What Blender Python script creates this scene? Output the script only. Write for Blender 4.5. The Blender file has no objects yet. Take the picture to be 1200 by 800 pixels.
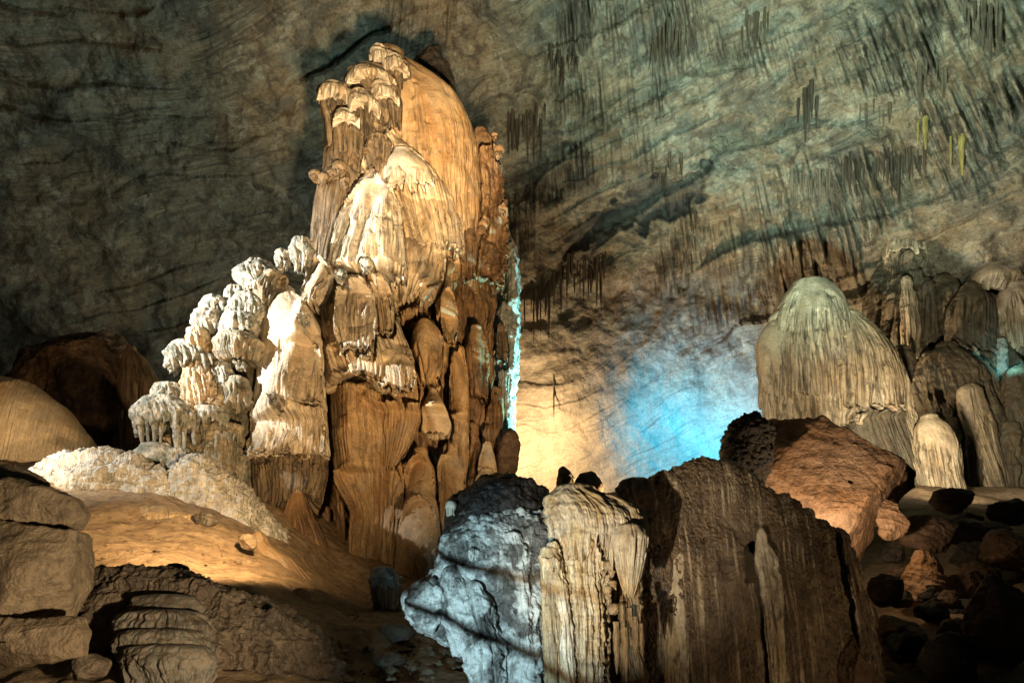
import bpy, math
import numpy as np
from mathutils import Vector
F32 = np.float32
scene = bpy.context.scene
COL = scene.collection

# ------------------------------------------------------------------ camera
PITCH = math.radians(22.0)
FOC = 850.0                      # focal length in photo pixels (photo 1200 wide)
CAMZ = 1.6
CP, SP = math.cos(PITCH), math.sin(PITCH)

def W(px, py, y):
    """point on the vertical plane at distance y that the photo shows at px,py"""
    X = (px - 600.0) / FOC; Y = (400.0 - py) / FOC
    dy = CP - Y * SP; dz = SP + Y * CP
    t = y / dy
    return Vector((X * t, y, CAMZ + dz * t))

def mpp(py, y):                  # metres per photo pixel there
    Y = (400.0 - py) / FOC
    return y / (CP - Y * SP) / FOC

# ------------------------------------------------------------------ noise
_rng = np.random.default_rng(7)
_T3 = _rng.uniform(-1, 1, 64 * 64 * 64).astype(F32)

def _sm(t): return t * t * t * (t * (t * 6 - 15) + 10)

def vn3(x, y, z):
    x = np.asarray(x, F32); y = np.asarray(y, F32); z = np.asarray(z, F32)
    x, y, z = np.broadcast_arrays(x, y, z)
    xi = np.floor(x); yi = np.floor(y); zi = np.floor(z)
    fx = _sm(x - xi); fy = _sm(y - yi); fz = _sm(z - zi)
    xi = xi.astype(np.int32); yi = yi.astype(np.int32); zi = zi.astype(np.int32)
    x0 = xi & 63; x1 = (xi + 1) & 63
    y0 = (yi & 63) << 6; y1 = ((yi + 1) & 63) << 6
    z0 = (zi & 63) << 12; z1 = ((zi + 1) & 63) << 12
    def L(a, b, c): return _T3[a + b + c]
    a = L(x0, y0, z0); a = a + (L(x1, y0, z0) - a) * fx
    b = L(x0, y1, z0); b = b + (L(x1, y1, z0) - b) * fx
    c = L(x0, y0, z1); c = c + (L(x1, y0, z1) - c) * fx
    d = L(x0, y1, z1); d = d + (L(x1, y1, z1) - d) * fx
    a = a + (b - a) * fy; c = c + (d - c) * fy
    return a + (c - a) * fz

def fbm(x, y, z, o=4, gain=.5, lac=2.03):
    s = 0; a = 1.0
    for i in range(o):
        s = s + a * vn3(x + 17.3 * i, y + 5.1 * i, z + 9.7 * i)
        x = x * lac; y = y * lac; z = z * lac; a *= gain
    return s

def ridged(x, y, z, o=4, gain=.5, lac=2.1):
    s = 0; a = 1.0
    for i in range(o):
        s = s + a * (1 - np.abs(vn3(x + 31.7 * i, y + 3.3 * i, z + 7.9 * i)) * 2)
        x = x * lac; y = y * lac; z = z * lac; a *= gain
    return s

def sstep(a, b, x):
    t = np.clip((x - a) / (b - a), 0, 1)
    return t * t * (3 - 2 * t)

# ------------------------------------------------------------------ scene objects
def props(o, label=None, cat=None, group=None, kind=None):
    if label: o['label'] = label
    if cat: o['category'] = cat
    if group: o['group'] = group
    if kind: o['kind'] = kind
    return o

def empty(name, loc, label, cat, group=None):
    o = bpy.data.objects.new(name, None)
    o.empty_display_size = .2
    o.location = loc
    COL.objects.link(o)
    return props(o, label, cat, group)

def grid_mesh(name, P, mat, parent=None, flow=None, wrap=False, extra=None, origin=None):
    """P: rows x cols x 3 world points -> one smooth mesh object"""
    R, C = P.shape[:2]
    V = P.reshape(-1, 3).astype(F32)
    if parent is not None: org = np.array(parent.matrix_basis.translation, F32) if parent.parent is None else np.array(parent.matrix_basis.translation + parent.parent.matrix_basis.translation, F32)
    elif origin is not None: org = np.array(origin, F32)
    else: org = np.zeros(3, F32)
    V = V - org
    i = np.arange(R - 1)[:, None] * C; j = np.arange(C - 1)[None, :]
    a = (i + j).ravel()
    faces = np.stack([a, a + 1, a + 1 + C, a + C], 1)
    if wrap:
        a = (np.arange(R - 1) * C + C - 1)
        b = np.arange(R - 1) * C
        faces = np.concatenate([faces, np.stack([a, b, b + C, a + C], 1)])
    if flow is not None:
        q = V[faces]; nn = np.cross(q[:, 2] - q[:, 0], q[:, 3] - q[:, 1]); cc = V.mean(0)
        if np.sum(nn * (q.mean(1) - cc)) < 0: faces = faces[:, ::-1].copy()
    me = bpy.data.meshes.new(name)
    me.vertices.add(len(V)); me.vertices.foreach_set('co', V.ravel())
    n = len(faces)
    me.loops.add(n * 4); me.loops.foreach_set('vertex_index', faces.astype(np.int32).ravel())
    me.polygons.add(n)
    me.polygons.foreach_set('loop_start', np.arange(0, n * 4, 4, dtype=np.int32))
    try: me.polygons.foreach_set('loop_total', np.full(n, 4, np.int32))
    except Exception: pass
    me.update(calc_edges=True)
    me.polygons.foreach_set('use_smooth', np.ones(n, bool))
    if flow is not None:
        at = me.attributes.new('flow', 'FLOAT_VECTOR', 'POINT')
        at.data.foreach_set('vector', flow.reshape(-1, 3).astype(F32).ravel())
    if extra is not None:
        for k, v in extra.items():
            at = me.attributes.new(k, 'FLOAT', 'POINT')
            at.data.foreach_set('value', v.astype(F32).ravel())
    me.materials.append(mat)
    o = bpy.data.objects.new(name, me)
    COL.objects.link(o)
    if parent is not None: o.parent = parent
    else: o.location = Vector([float(c) for c in org])
    return o

def grid_normals(P, wrap_c=False):
    if wrap_c:
        Q = np.concatenate([P[:, -2:], P, P[:, :2]], 1)
        du = np.gradient(Q, axis=1)[:, 2:-2]
    else:
        du = np.gradient(P, axis=1)
    dv = np.gradient(P, axis=0)
    n = np.cross(du, dv)
    l = np.linalg.norm(n, axis=2, keepdims=True)
    return n / np.maximum(l, 1e-9)

_seed = [0]
DENS = 1.25
PENDING = None                    # lobes waiting to be fused into one flowstone mass

def fuse(pend, cell, up=.3, side=1.0, tol=.30, blur=2, deep=.55):
    """grow neighbouring lobes together: every lobe runs out upwards and sideways into the surface behind it, hems stay free"""
    allp = np.concatenate([r['P0'][:r['n']].reshape(-1, 3) for r in pend])
    x0, z0 = allp[:, 0].min() - .2, allp[:, 2].min() - .2
    nx = int((allp[:, 0].max() + .2 - x0) / cell) + 2; nz = int((allp[:, 2].max() + .2 - z0) / cell) + 2
    BIG = 1e6
    D = np.full((nz, nx), BIG)
    for r in pend:
        q = r['P0'][:r['n']].reshape(-1, 3); q = q[q[:, 1] < r['d'] + .02]
        for ox in (0, .5):
            for oz in (0, .5):
                np.minimum.at(D, (((q[:, 2] - z0) / cell + oz).astype(int), ((q[:, 0] - x0) / cell + ox).astype(int)), q[:, 1])
    hole = D >= BIG
    for _ in range(2):
        m = D.copy()
        for dz, dx in ((0, 1), (0, -1), (1, 0), (-1, 0)):
            m = np.minimum(m, np.roll(np.roll(D, dz, 0), dx, 1))
        D = np.where(D >= BIG, m, D)
    F = D.copy(); iz = np.arange(nz)[:, None] * cell; ix = np.arange(nx)[None, :] * cell
    for _ in range(2):
        F = np.minimum(F, np.minimum.accumulate(F - up * iz, 0) + up * iz)
        F = np.minimum(F, np.minimum.accumulate(F - side * ix, 1) + side * ix)
        F = np.minimum(F, (np.minimum.accumulate((F + side * ix)[:, ::-1], 1))[:, ::-1] - side * ix)
    fill = np.where(D >= BIG, 0, D - F)
    fill = np.minimum(fill, deep) * sstep(deep * 3.2, deep * 1.2, fill)
    edge = D >= BIG
    for _ in range(5): edge = edge | np.roll(edge, 1, 0) | np.roll(edge, -1, 0) | np.roll(edge, 1, 1) | np.roll(edge, -1, 1)
    fill = np.where(edge, 0, fill)
    for _ in range(blur):
        fill = (fill + np.roll(fill, 1, 0) + np.roll(fill, -1, 0) + np.roll(fill, 1, 1) + np.roll(fill, -1, 1)) / 5
    for r in pend:
        q = r['P0']
        i = np.clip(((q[..., 2] - z0) / cell).astype(int), 0, nz - 1); j = np.clip(((q[..., 0] - x0) / cell).astype(int), 0, nx - 1)
        vis = sstep(tol, tol * .4, q[..., 1] - D[i, j]) * (q[..., 1] < r['d'] + .05) * (0 if r['name'] in ('great_dome', 'core') else .15 if r['name'] in ('cap', 'pipe_cluster') else 1)
        P = r['P'].copy(); P[..., 1] -= fill[i, j] * vis
        P[:, -1] = P[:, 0]
        o = grid_mesh(r['name'], P, r['mat'], r['parent'], r['flow'])
        if r['label']: o['label'] = r['label']

def lobe(name, rows, d, mat, parent, k=.8, cap=6, fl=((9, 2.2, 90), (3.6, .9, 50)), on=.35, jag=.15,
         rough=.8, rs=14, fringe=6, tooth=5, label=None, bot=True, pop=0, ps=7, lean=0, dens=None, fold=(40, 3), ringed=0, slot=2.8, gain=1.9, seg=1.0):
    """one draped lobe of flowstone: rounded cap, curtain with flutes, ragged hem; rows = (py, xl, xr) in photo pixels at distance d"""
    _seed[0] += 1; sd = _seed[0] * 13.37
    dens = dens or DENS
    rows = sorted(rows)
    py = np.array([r[0] for r in rows], float); xl = np.array([r[1] for r in rows], float); xr = np.array([r[2] for r in rows], float)
    H = py[-1] - py[0]
    s = mpp((py[0] + py[-1]) / 2, d)
    ncap = max(6, int(cap * 1.2)); nv = max(10, int(H / dens))
    # rows: cap then wall
    tc = np.linspace(0, 1, ncap, endpoint=False)
    pyc = py[0] - cap * np.cos(tc * math.pi / 2); sc = np.sin(tc * math.pi / 2); sc[0] = 0.02
    pyw = np.linspace(py[0], py[-1], nv)
    def smooth_interp(x, xp, fp):
        v = np.interp(x, xp, fp)
        kk = max(1, int(5 / dens)); ker = np.ones(2 * kk + 1) / (2 * kk + 1)
        vp = np.concatenate([np.full(kk, v[0]), v, np.full(kk, v[-1])])
        w = np.convolve(vp, ker, 'valid')
        return w
    L_ = smooth_interp(pyw, py, xl); R_ = smooth_interp(pyw, py, xr)
    pyA = np.concatenate([pyc, pyw])
    cx = np.concatenate([np.full(ncap, (L_[0] + R_[0]) / 2), (L_ + R_) / 2])
    hw = np.concatenate([sc * (R_[0] - L_[0]) / 2, (R_ - L_) / 2])
    wallf = np.concatenate([np.zeros(ncap), np.linspace(0, 1, nv)])
    N = len(pyA)
    Y = (400.0 - pyA) / FOC; t = d / (CP - Y * SP)
    z = CAMZ + (SP + Y * CP) * t
    xc = (cx - 600) / FOC * t; a = hw / FOC * t
    amax = a.max()
    hwmax = hw.max()
    circ = math.pi * hwmax * (1 + k) * 1.0
    nu = int(np.clip(circ / dens, 24, 1400))
    th = np.linspace(0, 1, nu)
    # denser at the front
    ph = 2 * math.pi * th + .55 * np.sin(2 * math.pi * th) * 1.0
    ang = math.pi / 2 + ph                                  # starts at the back
    ca, sa = np.cos(ang), np.sin(ang)
    # boxier section so curtains look like curtains
    u = (ph / (2 * math.pi)) * circ                         # px along girth
    U = u[None, :].repeat(N, 0); V = (pyA[:, None] - py[0]).repeat(nu, 1)
    wf = wallf[:, None]
    # flute amplitude
    zon = on + jag * vn3(u / 7 + sd, sd, 0)[None] + jag * vn3(u / 25 + sd, sd, 4)[None]
    amp = sstep(0, .16, wf - zon)
    disp = np.zeros((N, nu), F32)
    wob = 6 * vn3(U / 40 + sd, V / 60, sd)
    for (sp, dp, vl) in fl:
        n = vn3((U + wob) / sp + sd, V / vl + sd, sd * .7)
        disp += gain * dp * amp * (np.sqrt(np.clip(np.abs(n) * 1.9, 0, 1)) - .85)
    if slot:
        ons = sstep(-.10, .05, wf - zon) * sstep(.75, .2, wf - zon)
        sn_ = vn3((U + wob) / 2.9 + sd, V / 16 + sd, sd + 21); sm_ = vn3(U / 16 + sd, V / 12, sd + 23)
        disp -= slot * ons * sstep(.05, .45, sn_) * sstep(-.25, .3, sm_)
    rel = (hw / hwmax)[:, None]
    disp += fold[1] * vn3(U / fold[0] + sd, V / 160, sd + 3) * np.clip(wf * 3 + .3, 0, 1)
    # 3-d position for isotropic roughness
    X0 = U / rs; V0 = V / rs
    disp += rough * fbm(X0 + sd, V0 + sd, sd, 3) 
    if pop:
        pn = vn3(U / ps + sd, V / ps, sd + 5); pn2 = vn3(U / (ps * .5) + sd, V / (ps * .5), sd + 8)
        disp += pop * (np.abs(pn) * 1.3 + .6 * np.abs(pn2) - .5)
    if ringed:
        disp += ringed * vn3(U / 60 + sd, V / 5.0 + .6 * vn3(U / 12, V / 12, sd), sd + 11)
    disp *= np.clip(rel * 1.5, 0, 1)
    A = a[:, None]; B = k * np.minimum(a * 1.0, amax)[:, None]
    dm = disp * s
    px_ = xc[:, None] + ca[None] * (A + dm)
    py_ = d + sa[None] * (B + dm) + lean * (wf - .5) * s
    pz_ = z[:, None].repeat(nu, 1)
    # ragged hem
    if bot:
        w = sstep(.72, 1.0, wf)
        tn = vn3(u / 5 + sd, sd, 2) ; tn2 = vn3(u / 2.6 + sd, sd, 6); lo = vn3(u / 30 + sd, sd, 9)
        hem = fringe * lo + tooth * (np.abs(tn) * 1.5 - .4) + tooth * .4 * tn2
        pz_ = pz_ - w * hem[None] * s
        # thin the hem so teeth read as separate drips
    P = np.stack([px_, py_, pz_], 2)
    P0 = np.stack([xc[:, None] + ca[None] * A, d + sa[None] * B + lean * (wf - .5) * s + 0 * pz_, pz_], 2)
    # underside closes inwards and upwards
    last = P[-1]
    cxl = xc[-1]
    ins = []
    up = min(H * .35, 25) * s
    for f, q in ((.9, .05), (.7, .3), (.35, .7), (.02, 1.0)):
        r = last.copy()
        r[:, 0] = cxl + (last[:, 0] - cxl) * f; r[:, 1] = d + (last[:, 1] - d) * f
        r[:, 2] = last[:, 2] * (1 - min(1, q * 1.2)) + z[-1] * min(1, q * 1.2) + up * q
        ins.append(r)
    P = np.concatenate([P, np.stack(ins)], 0)
    flow = np.stack([U + sd * 7, V, np.broadcast_to(amp, U.shape)], 2)
    flow = np.concatenate([flow, np.repeat(flow[-1:], 4, 0)], 0)
    P[:, -1] = P[:, 0]
    if PENDING is not None:
        PENDING.append(dict(name=name, P=P, P0=np.concatenate([P0, P[len(P0):] * np.array([1, 0, 1]) + np.array([0, 1e5, 0])], 0), n=len(P0), d=d, mat=mat, parent=parent, flow=flow, label=label))
        return None
    o = grid_mesh(name, P, mat, parent, flow)
    if label: o['label'] = label
    return o

def blob(name, outline, d, mat, parent=None, T=.8, Tb=None, ex=.8, center=None, facets=10, fcut=(.72, .95), rough=3.0, rs=30, rid=0,
         pop=0, ps=8, strata=0, sp=6, sdir=(.3, 1), octs=5, dens=None, flute=0, fs=8, tilt=0.0, label=None, gran=0, seed=None, keep=.5, oj=0, ojs=9):
    """a boulder or mound: photo outline gives its height and breadth, T*half-breadth its depth; knocked flat by planes, then weathered"""
    _seed[0] += 1; sd = (seed if seed is not None else _seed[0]) * 7.77
    rng = np.random.default_rng(int(sd * 100) % 99991)
    dens = dens or DENS
    O = np.array(outline, float)
    c = np.array(center if center else O.mean(0), float)
    s = mpp(c[1], d)
    O3 = np.array([W(p[0], p[1], d)[:] for p in O]); c3 = np.array(W(c[0], c[1], d)[:])
    rel = np.stack([O3[:, 0] - c3[0], O3[:, 2] - c3[2]], 1)
    th0 = np.arctan2(rel[:, 1], rel[:, 0]); r0 = np.hypot(rel[:, 0], rel[:, 1])
    o_ = np.argsort(th0); th0 = th0[o_]; r0 = r0[o_]
    r_mean = r0.mean()
    per = 2 * math.pi * r0.max() / s
    nt = int(np.clip(per / dens, 40, 1500)); nf = int(np.clip(per / 2 / dens, 24, 750))
    th = np.linspace(-math.pi, math.pi, nt, endpoint=False)
    # interpolate along the polygon edges, not in r-theta, to keep straight sides
    thp = np.concatenate([th0[-1:] - 2 * math.pi, th0, th0[:1] + 2 * math.pi]); rp = np.concatenate([r0[-1:], r0, r0[:1]])
    idx = np.clip(np.searchsorted(thp, th) - 1, 0, len(thp) - 2)
    A = np.stack([rp[idx] * np.cos(thp[idx]), rp[idx] * np.sin(thp[idx])], 1); Bp = np.stack([rp[idx + 1] * np.cos(thp[idx + 1]), rp[idx + 1] * np.sin(thp[idx + 1])], 1)
    D = np.stack([np.cos(th), np.sin(th)], 1); E = Bp - A
    den = D[:, 0] * E[:, 1] - D[:, 1] * E[:, 0]
    rr = np.where(np.abs(den) > 1e-9, (A[:, 0] * E[:, 1] - A[:, 1] * E[:, 0]) / np.where(np.abs(den) > 1e-9, den, 1), rp[idx])
    kk = max(1, int(3 / dens)); ker = np.ones(2 * kk + 1) / (2 * kk + 1)
    rr = np.convolve(np.concatenate([rr[-kk:], rr, rr[:kk]]), ker, 'valid')
    if oj:
        rr = rr + oj * s * (fbm(np.cos(th) * rr / s / ojs + sd, np.sin(th) * rr / s / ojs, sd, 3))
    f = np.linspace(-math.pi / 2 + .004, math.pi / 2 - .004, nf)
    cs = np.cos(f) ** ex; sn = np.sign(np.sin(f)) * np.abs(np.sin(f)) ** ex
    hb = (O[:, 0].max() - O[:, 0].min()) / 2 * s; hv = (O[:, 1].max() - O[:, 1].min()) / 2 * s
    Tm = T * min(hb, hv * 1.3); Tbm = (Tb if Tb is not None else T) * min(hb, hv * 1.3)
    dep = np.where(sn < 0, sn * Tm, sn * Tbm)
    X = cs[:, None] * (rr * np.cos(th))[None]; Z = cs[:, None] * (rr * np.sin(th))[None]; Yd = dep[:, None].repeat(nt, 1)
    P = np.stack([X, Yd + tilt * Z, Z], 2)
    if facets:
        ext = np.array([hb, max(Tm, Tbm), hv])
        Q = P / ext
        for i in range(facets):
            n = rng.normal(size=3); n[1] = -abs(n[1]) * 1.0 - keep; n /= np.linalg.norm(n)
            dist = Q @ n; off = dist.max() * rng.uniform(*fcut)
            ov = np.clip(dist - off, 0, None)
            Q = Q - (ov * .93)[..., None] * n
        P = Q * ext
    N = grid_normals(P, True)
    # orient outward
    if np.mean(np.sum(N * P, 2)) < 0: N = -N
    G = (P + c3) / s                                                    # photo-pixel sized coordinates
    gx, gy, gz = [g.astype(F32) + sd for g in (G[..., 0], G[..., 1], G[..., 2])]
    disp = rough * fbm(gx / rs, gy / rs, gz / rs, octs)
    if rid: disp += rid * (ridged(gx / rs * 1.3, gy / rs * 1.3, gz / rs * 1.3, 4) - .6)
    if pop:
        for q, am in ((1, 1), (.5, .5)):
            disp += pop * am * (np.abs(vn3(gx / ps / q, gy / ps / q, gz / ps / q)) * 1.5 - .4)
    if strata:
        bed = (gz * sdir[1] + gx * sdir[0]) / sp + 1.2 * fbm(gx / 40, gy / 40, gz / 40, 2)
        disp += strata * vn3(bed, gx / 90, gy / 90) + strata * .6 * vn3(bed * 2.3, gx / 60, gy / 60)
    if flute:
        n = vn3(gx / fs, gy / fs, gz / 90)
        disp -= flute * (1 - np.clip(np.abs(n) * 1.8, 0, 1)) ** 1.5
    if gran: disp += gran * vn3(gx / 1.8, gy / 1.8, gz / 3.0)
    P = P + N * (disp * s)[..., None]
    P = P + c3
    base = np.array([P[..., 0].mean(), d, P[..., 2].min()])
    flow = np.stack([gx + .6 * gy, -gz, np.ones_like(gx)], 2)
    o = grid_mesh(name, P, mat, parent, flow, wrap=True, origin=None if parent is not None else base)
    if label and parent is not None: o['label'] = label
    return o

def drip(name, px, py0, py1, w, d, mat, parent, bend=0, tip=.15, bulb=0, label=None):
    """a single stalactite: tapered, rippled, rooted a little above its top"""
    _seed[0] += 1; sd = _seed[0] * 3.1
    n = max(10, int((py1 - py0) / 1.5)); m = 16
    t = np.linspace(0, 1, n)
    pts = np.array([W(px + bend * q, py0 + (py1 - py0) * q, d)[:] for q in t])
    s = mpp((py0 + py1) / 2, d)
    r = (w / 2) * (tip + (1 - tip) * (1 - t) ** .8) + bulb * np.sin(np.clip(t * math.pi, 0, math.pi)) ** 2
    r = r * (1 + .18 * vn3(t * n / 5 + sd, sd, 0)); r[-1] = .01
    a = np.linspace(0, 2 * math.pi, m, endpoint=False)
    rip = 1 + .22 * vn3(np.cos(a)[None] * 1.7 + sd, np.sin(a)[None] * 1.7, t[:, None] * (py1 - py0) / 25 + sd)
    P = np.stack([pts[:, 0:1] + np.cos(a) * r[:, None] * s * rip, pts[:, 1:2] + np.sin(a) * r[:, None] * s * rip, pts[:, 2:3].repeat(m, 1)], 2)
    fl = np.stack([np.broadcast_to(a * w / 2 + sd, (n, m)), np.broadcast_to((t * (py1 - py0))[:, None], (n, m)), np.ones((n, m))], 2)
    o = grid_mesh(name, P, mat, parent, fl, wrap=True)
    if label: o['label'] = label
    return o

# ------------------------------------------------------------------ materials
class NB:
    def __init__(s, name):
        m = bpy.data.materials.new(name); m.use_nodes = True
        s.m = m; s.t = m.node_tree; s.t.nodes.clear()
        s.out = s.n('ShaderNodeOutputMaterial'); s.b = s.n('ShaderNodeBsdfPrincipled')
        s.t.links.new(s.b.outputs[0], s.out.inputs[0])
    def n(s, typ, **kw):
        nd = s.t.nodes.new(typ)
        for k, v in kw.items(): setattr(nd, k, v)
        return nd
    def put(s, sock, v):
        if v is None: return
        if hasattr(v, 'is_output') or isinstance(v, bpy.types.NodeSocket): s.t.links.new(v, sock)
        else:
            if isinstance(v, tuple) and len(v) == 3 and sock.type == 'RGBA': v = v + (1,)
            sock.default_value = v
    def math(s, op, a, b=None, c=None, clamp=False):
        nd = s.n('ShaderNodeMath', operation=op, use_clamp=clamp)
        s.put(nd.inputs[0], a); s.put(nd.inputs[1], b)
        if c is not None: s.put(nd.inputs[2], c)
        return nd.outputs[0]
    def attr(s, name):
        return s.n('ShaderNodeAttribute', attribute_name=name)
    def pos(s): 
        return s.n('ShaderNodeNewGeometry').outputs['Position']
    def scale(s, v, k):
        nd = s.n('ShaderNodeVectorMath', operation='MULTIPLY'); s.put(nd.inputs[0], v); nd.inputs[1].default_value = k; return nd.outputs[0]
    def noise(s, v, sc=1.0, det=4, rough=.55, dist=0, dim='3D'):
        nd = s.n('ShaderNodeTexNoise'); nd.noise_dimensions = dim
        s.put(nd.inputs['Vector'], v); nd.inputs['Scale'].default_value = sc; nd.inputs['Detail'].default_value = det
        nd.inputs['Roughness'].default_value = rough; nd.inputs['Distortion'].default_value = dist
        return nd.outputs[0]
    def vor(s, v, sc, feat='F1'):
        nd = s.n('ShaderNodeTexVoronoi', feature=feat); s.put(nd.inputs['Vector'], v); nd.inputs['Scale'].default_value = sc
        return nd.outputs[0]
    def ramp(s, f, *stops):
        nd = s.n('ShaderNodeValToRGB'); s.put(nd.inputs[0], f)
        e = nd.color_ramp.elements
        while len(e) < len(stops): e.new(.5)
        for el, (p, c) in zip(e, stops):
            el.position = p; el.color = (c, c, c, 1) if not isinstance(c, tuple) else c + (1,)
        return nd.outputs[0]
    def mix(s, f, a, b, mode='MIX'):
        nd = s.n('ShaderNodeMix', data_type='RGBA', blend_type=mode)
        s.put(nd.inputs[0], f); s.put(nd.inputs[6], a); s.put(nd.inputs[7], b)
        return nd.outputs[2]
    def bump(s, h, dist, strength=1.0, prev=None):
        nd = s.n('ShaderNodeBump'); nd.inputs['Strength'].default_value = strength; nd.inputs['Distance'].default_value = dist
        s.put(nd.inputs['Height'], h)
        if prev is not None: s.put(nd.inputs['Normal'], prev)
        return nd.outputs[0]
    def done(s, col, rough, nrm, spec=.4):
        s.put(s.b.inputs['Base Color'], col); s.put(s.b.inputs['Roughness'], rough); s.put(s.b.inputs['Normal'], nrm)
        s.b.inputs['Specular IOR Level'].default_value = spec
        return s.m

def flowstone(name, base, base2, pale, pale_amt, dark_tone, stain_amt, sc, rough=.5, crust=0.0, spec=.35, fineb=1.0):
    """sc = metres per photo pixel at the object's distance, so that grain keeps its real size there"""
    b = NB(name)
    fl = b.attr('flow'); v = fl.outputs['Vector']; p = b.pos()
    sep = b.n('ShaderNodeSeparateXYZ'); b.put(sep.inputs[0], v); amp = sep.outputs[2]
    k = 1.0 / sc
    stre = b.noise(b.scale(v, (.09, .006, 0)), 1, 4, .6)
    strf = b.noise(b.scale(v, (.30, .014, 0)), 1, 3, .6)
    big = b.noise(p, .012 * k, 5, .6)
    med = b.noise(p, .06 * k, 5, .65)
    fine = b.noise(p, .38 * k, 4, .7)
    c = b.mix(b.ramp(stre, (.35, 0), (.65, 1)), base, base2)
    c = b.mix(b.math('MULTIPLY', b.ramp(big, (.52 - .12 * pale_amt, 0), (.66, 1)), min(1, pale_amt)), c, pale)
    # broad mineral banding: ochre and grey washes that run down the stone
    wash = b.noise(b.scale(v, (.035, .012, 0)), 1, 5, .65, .8)
    c = b.mix(b.math('MULTIPLY', b.ramp(wash, (.50, 0), (.62, 1)), .55), c, tuple(q * f for q, f in zip(base2, (.75, .62, .5))))
    wash2 = b.noise(p, .035 * k, 5, .7, .5)
    c = b.mix(b.math('MULTIPLY', b.ramp(wash2, (.52, 0), (.66, 1)), .45), c, tuple(q * .5 + .03 for q in (base[0], base[0] * .9, base[0] * .78)))
    # manganese stains: specks and runs where water drips along the flutes
    sp = b.ramp(b.noise(b.scale(v, (.24, .05, 0)), 1, 4, .7, .4), (.50, 0), (.62, 1))
    run = b.ramp(strf, (.50, 0), (.60, 1))
    st = b.math('MULTIPLY', b.math('MAXIMUM', sp, run), amp)
    st = b.math('MULTIPLY', st, b.ramp(med, (.3, .35), (.6, 1)))
    c = b.mix(b.math('MULTIPLY', st, stain_amt, clamp=True), c, dark_tone)
    c = b.mix(b.ramp(med, (.3, .35), (.5, 0)), c, dark_tone)
    c = b.mix(.5, c, b.ramp(fine, (.32, .4), (.66, 1.0)), 'MULTIPLY')
    if crust:
        cr = b.ramp(b.noise(p, .11 * k, 5, .7), (.42, 0), (.6, 1))
        c = b.mix(b.math('MULTIPLY', cr, min(1, crust * 1.25)), c, (.13, .145, .12))
    h = b.math('MULTIPLY', b.noise(b.scale(v, (.42, .018, 0)), 1, 2, .5), amp)
    n1 = b.bump(h, 3.0 * sc * fineb, 1.0)
    h2 = b.math('ADD', b.math('MULTIPLY', fine, .6), med)
    n2 = b.bump(h2, 2.6 * sc * (1 + 1.3 * crust), .65 + .35 * crust, n1)
    return b.done(c, b.ramp(med, (.3, rough - .12), (.7, rough + .18)), n2, spec)

def rockmat(name, c1, c2, c3, sc, crack=.6, bed=0.0, rough=.6, bumpd=2.2, spec=.35, drips=0.0, dripcol=(.3, .25, .2), freq=1.0, hard=0):
    b = NB(name); p = b.pos(); k = freq / sc
    v = b.attr('flow').outputs['Vector']
    big = b.noise(p, .013 * k, 6, .62, .6)
    med = b.noise(p, .07 * k, 6, .66, .3)
    fine = b.noise(p, .34 * k, 4, .7)
    c = b.mix(b.ramp(big, (.38 + .09 * hard, 0), (.62 - .09 * hard, 1)), c1, c2)
    c = b.mix(b.ramp(med, (.48, 0), (.68, 1)), c, c3)
    c = b.mix(.55, c, b.ramp(fine, (.28, .45), (.72, 1.0)), 'MULTIPLY')
    if drips:
        st = b.ramp(b.noise(b.scale(v, (.16, .006, 0)), 1, 4, .65, .2), (.5, 0), (.64, 1))
        c = b.mix(b.math('MULTIPLY', b.math('MULTIPLY', st, b.ramp(b.noise(p, .018 * k, 4, .6, .5), (.42, .12), (.6, 1))), drips), c, dripcol)
    h = b.math('ADD', med, b.math('MULTIPLY', fine, .5))
    if crack:
        ed = b.vor(b.mix(.12, b.scale(p, (1, 1, 1.6)), b.noise(p, .05 * k, 3, .6)), .03 * k, 'DISTANCE_TO_EDGE')
        cr = b.ramp(ed, (0, 0), (.05, 1))
        h = b.math('ADD', h, b.math('MULTIPLY', cr, .35 * crack))
        c = b.mix(b.math('MULTIPLY', b.ramp(ed, (0, 1), (.03, 0)), .5 * crack), c, tuple(q * .35 for q in c1))
    if bed:
        bn = b.noise(b.scale(p, (.12, .12, 1.0)), .16 * k, 4, .6, .4)
        h = b.math('ADD', h, b.math('MULTIPLY', bn, bed))
    n = b.bump(h, bumpd * sc * 1.6, .85)
    return b.done(c, b.ramp(med, (.3, rough - .15), (.7, rough + .15)), n, spec)

S24, S9, S40 = .031, .0104, .05
M_cream = flowstone('flowstone_cream', (.60, .48, .31), (.48, .33, .17), (.70, .62, .48), .7, (.05, .035, .022), .80, S24)
M_orange = flowstone('flowstone_orange', (.56, .39, .21), (.45, .28, .125), (.64, .52, .35), .40, (.07, .045, .025), .60, S24)
M_pale = flowstone('flowstone_pale', (.66, .57, .43), (.56, .45, .30), (.74, .68, .56), .8, (.06, .045, .03), .75, S24)
M_pipe = flowstone('flowstone_pipes', (.27, .195, .11), (.15, .105, .06), (.46, .38, .27), .2, (.03, .025, .018), 1.0, S24)
M_brown = flowstone('flowstone_brown', (.36, .22, .10), (.25, .14, .065), (.46, .34, .2), .25, (.05, .03, .02), .85, S24)
M_crust = flowstone('white_crust', (.68, .64, .54), (.56, .51, .40), (.78, .76, .68), .6, (.10, .10, .075), .6, S24, crust=.75, rough=.6)
M_stack = flowstone('shaded_ochre_crust', (.48, .40, .27), (.38, .28, .16), (.60, .55, .43), .6, (.09, .08, .055), .6, S24, crust=.6, rough=.6)  # brown crust of the stack's body, its shade partly put into the colour
M_frost = flowstone('frosted_mound', (.66, .62, .53), (.55, .49, .38), (.76, .73, .66), .8, (.14, .13, .10), .3, S24, crust=.35, rough=.6)
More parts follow.
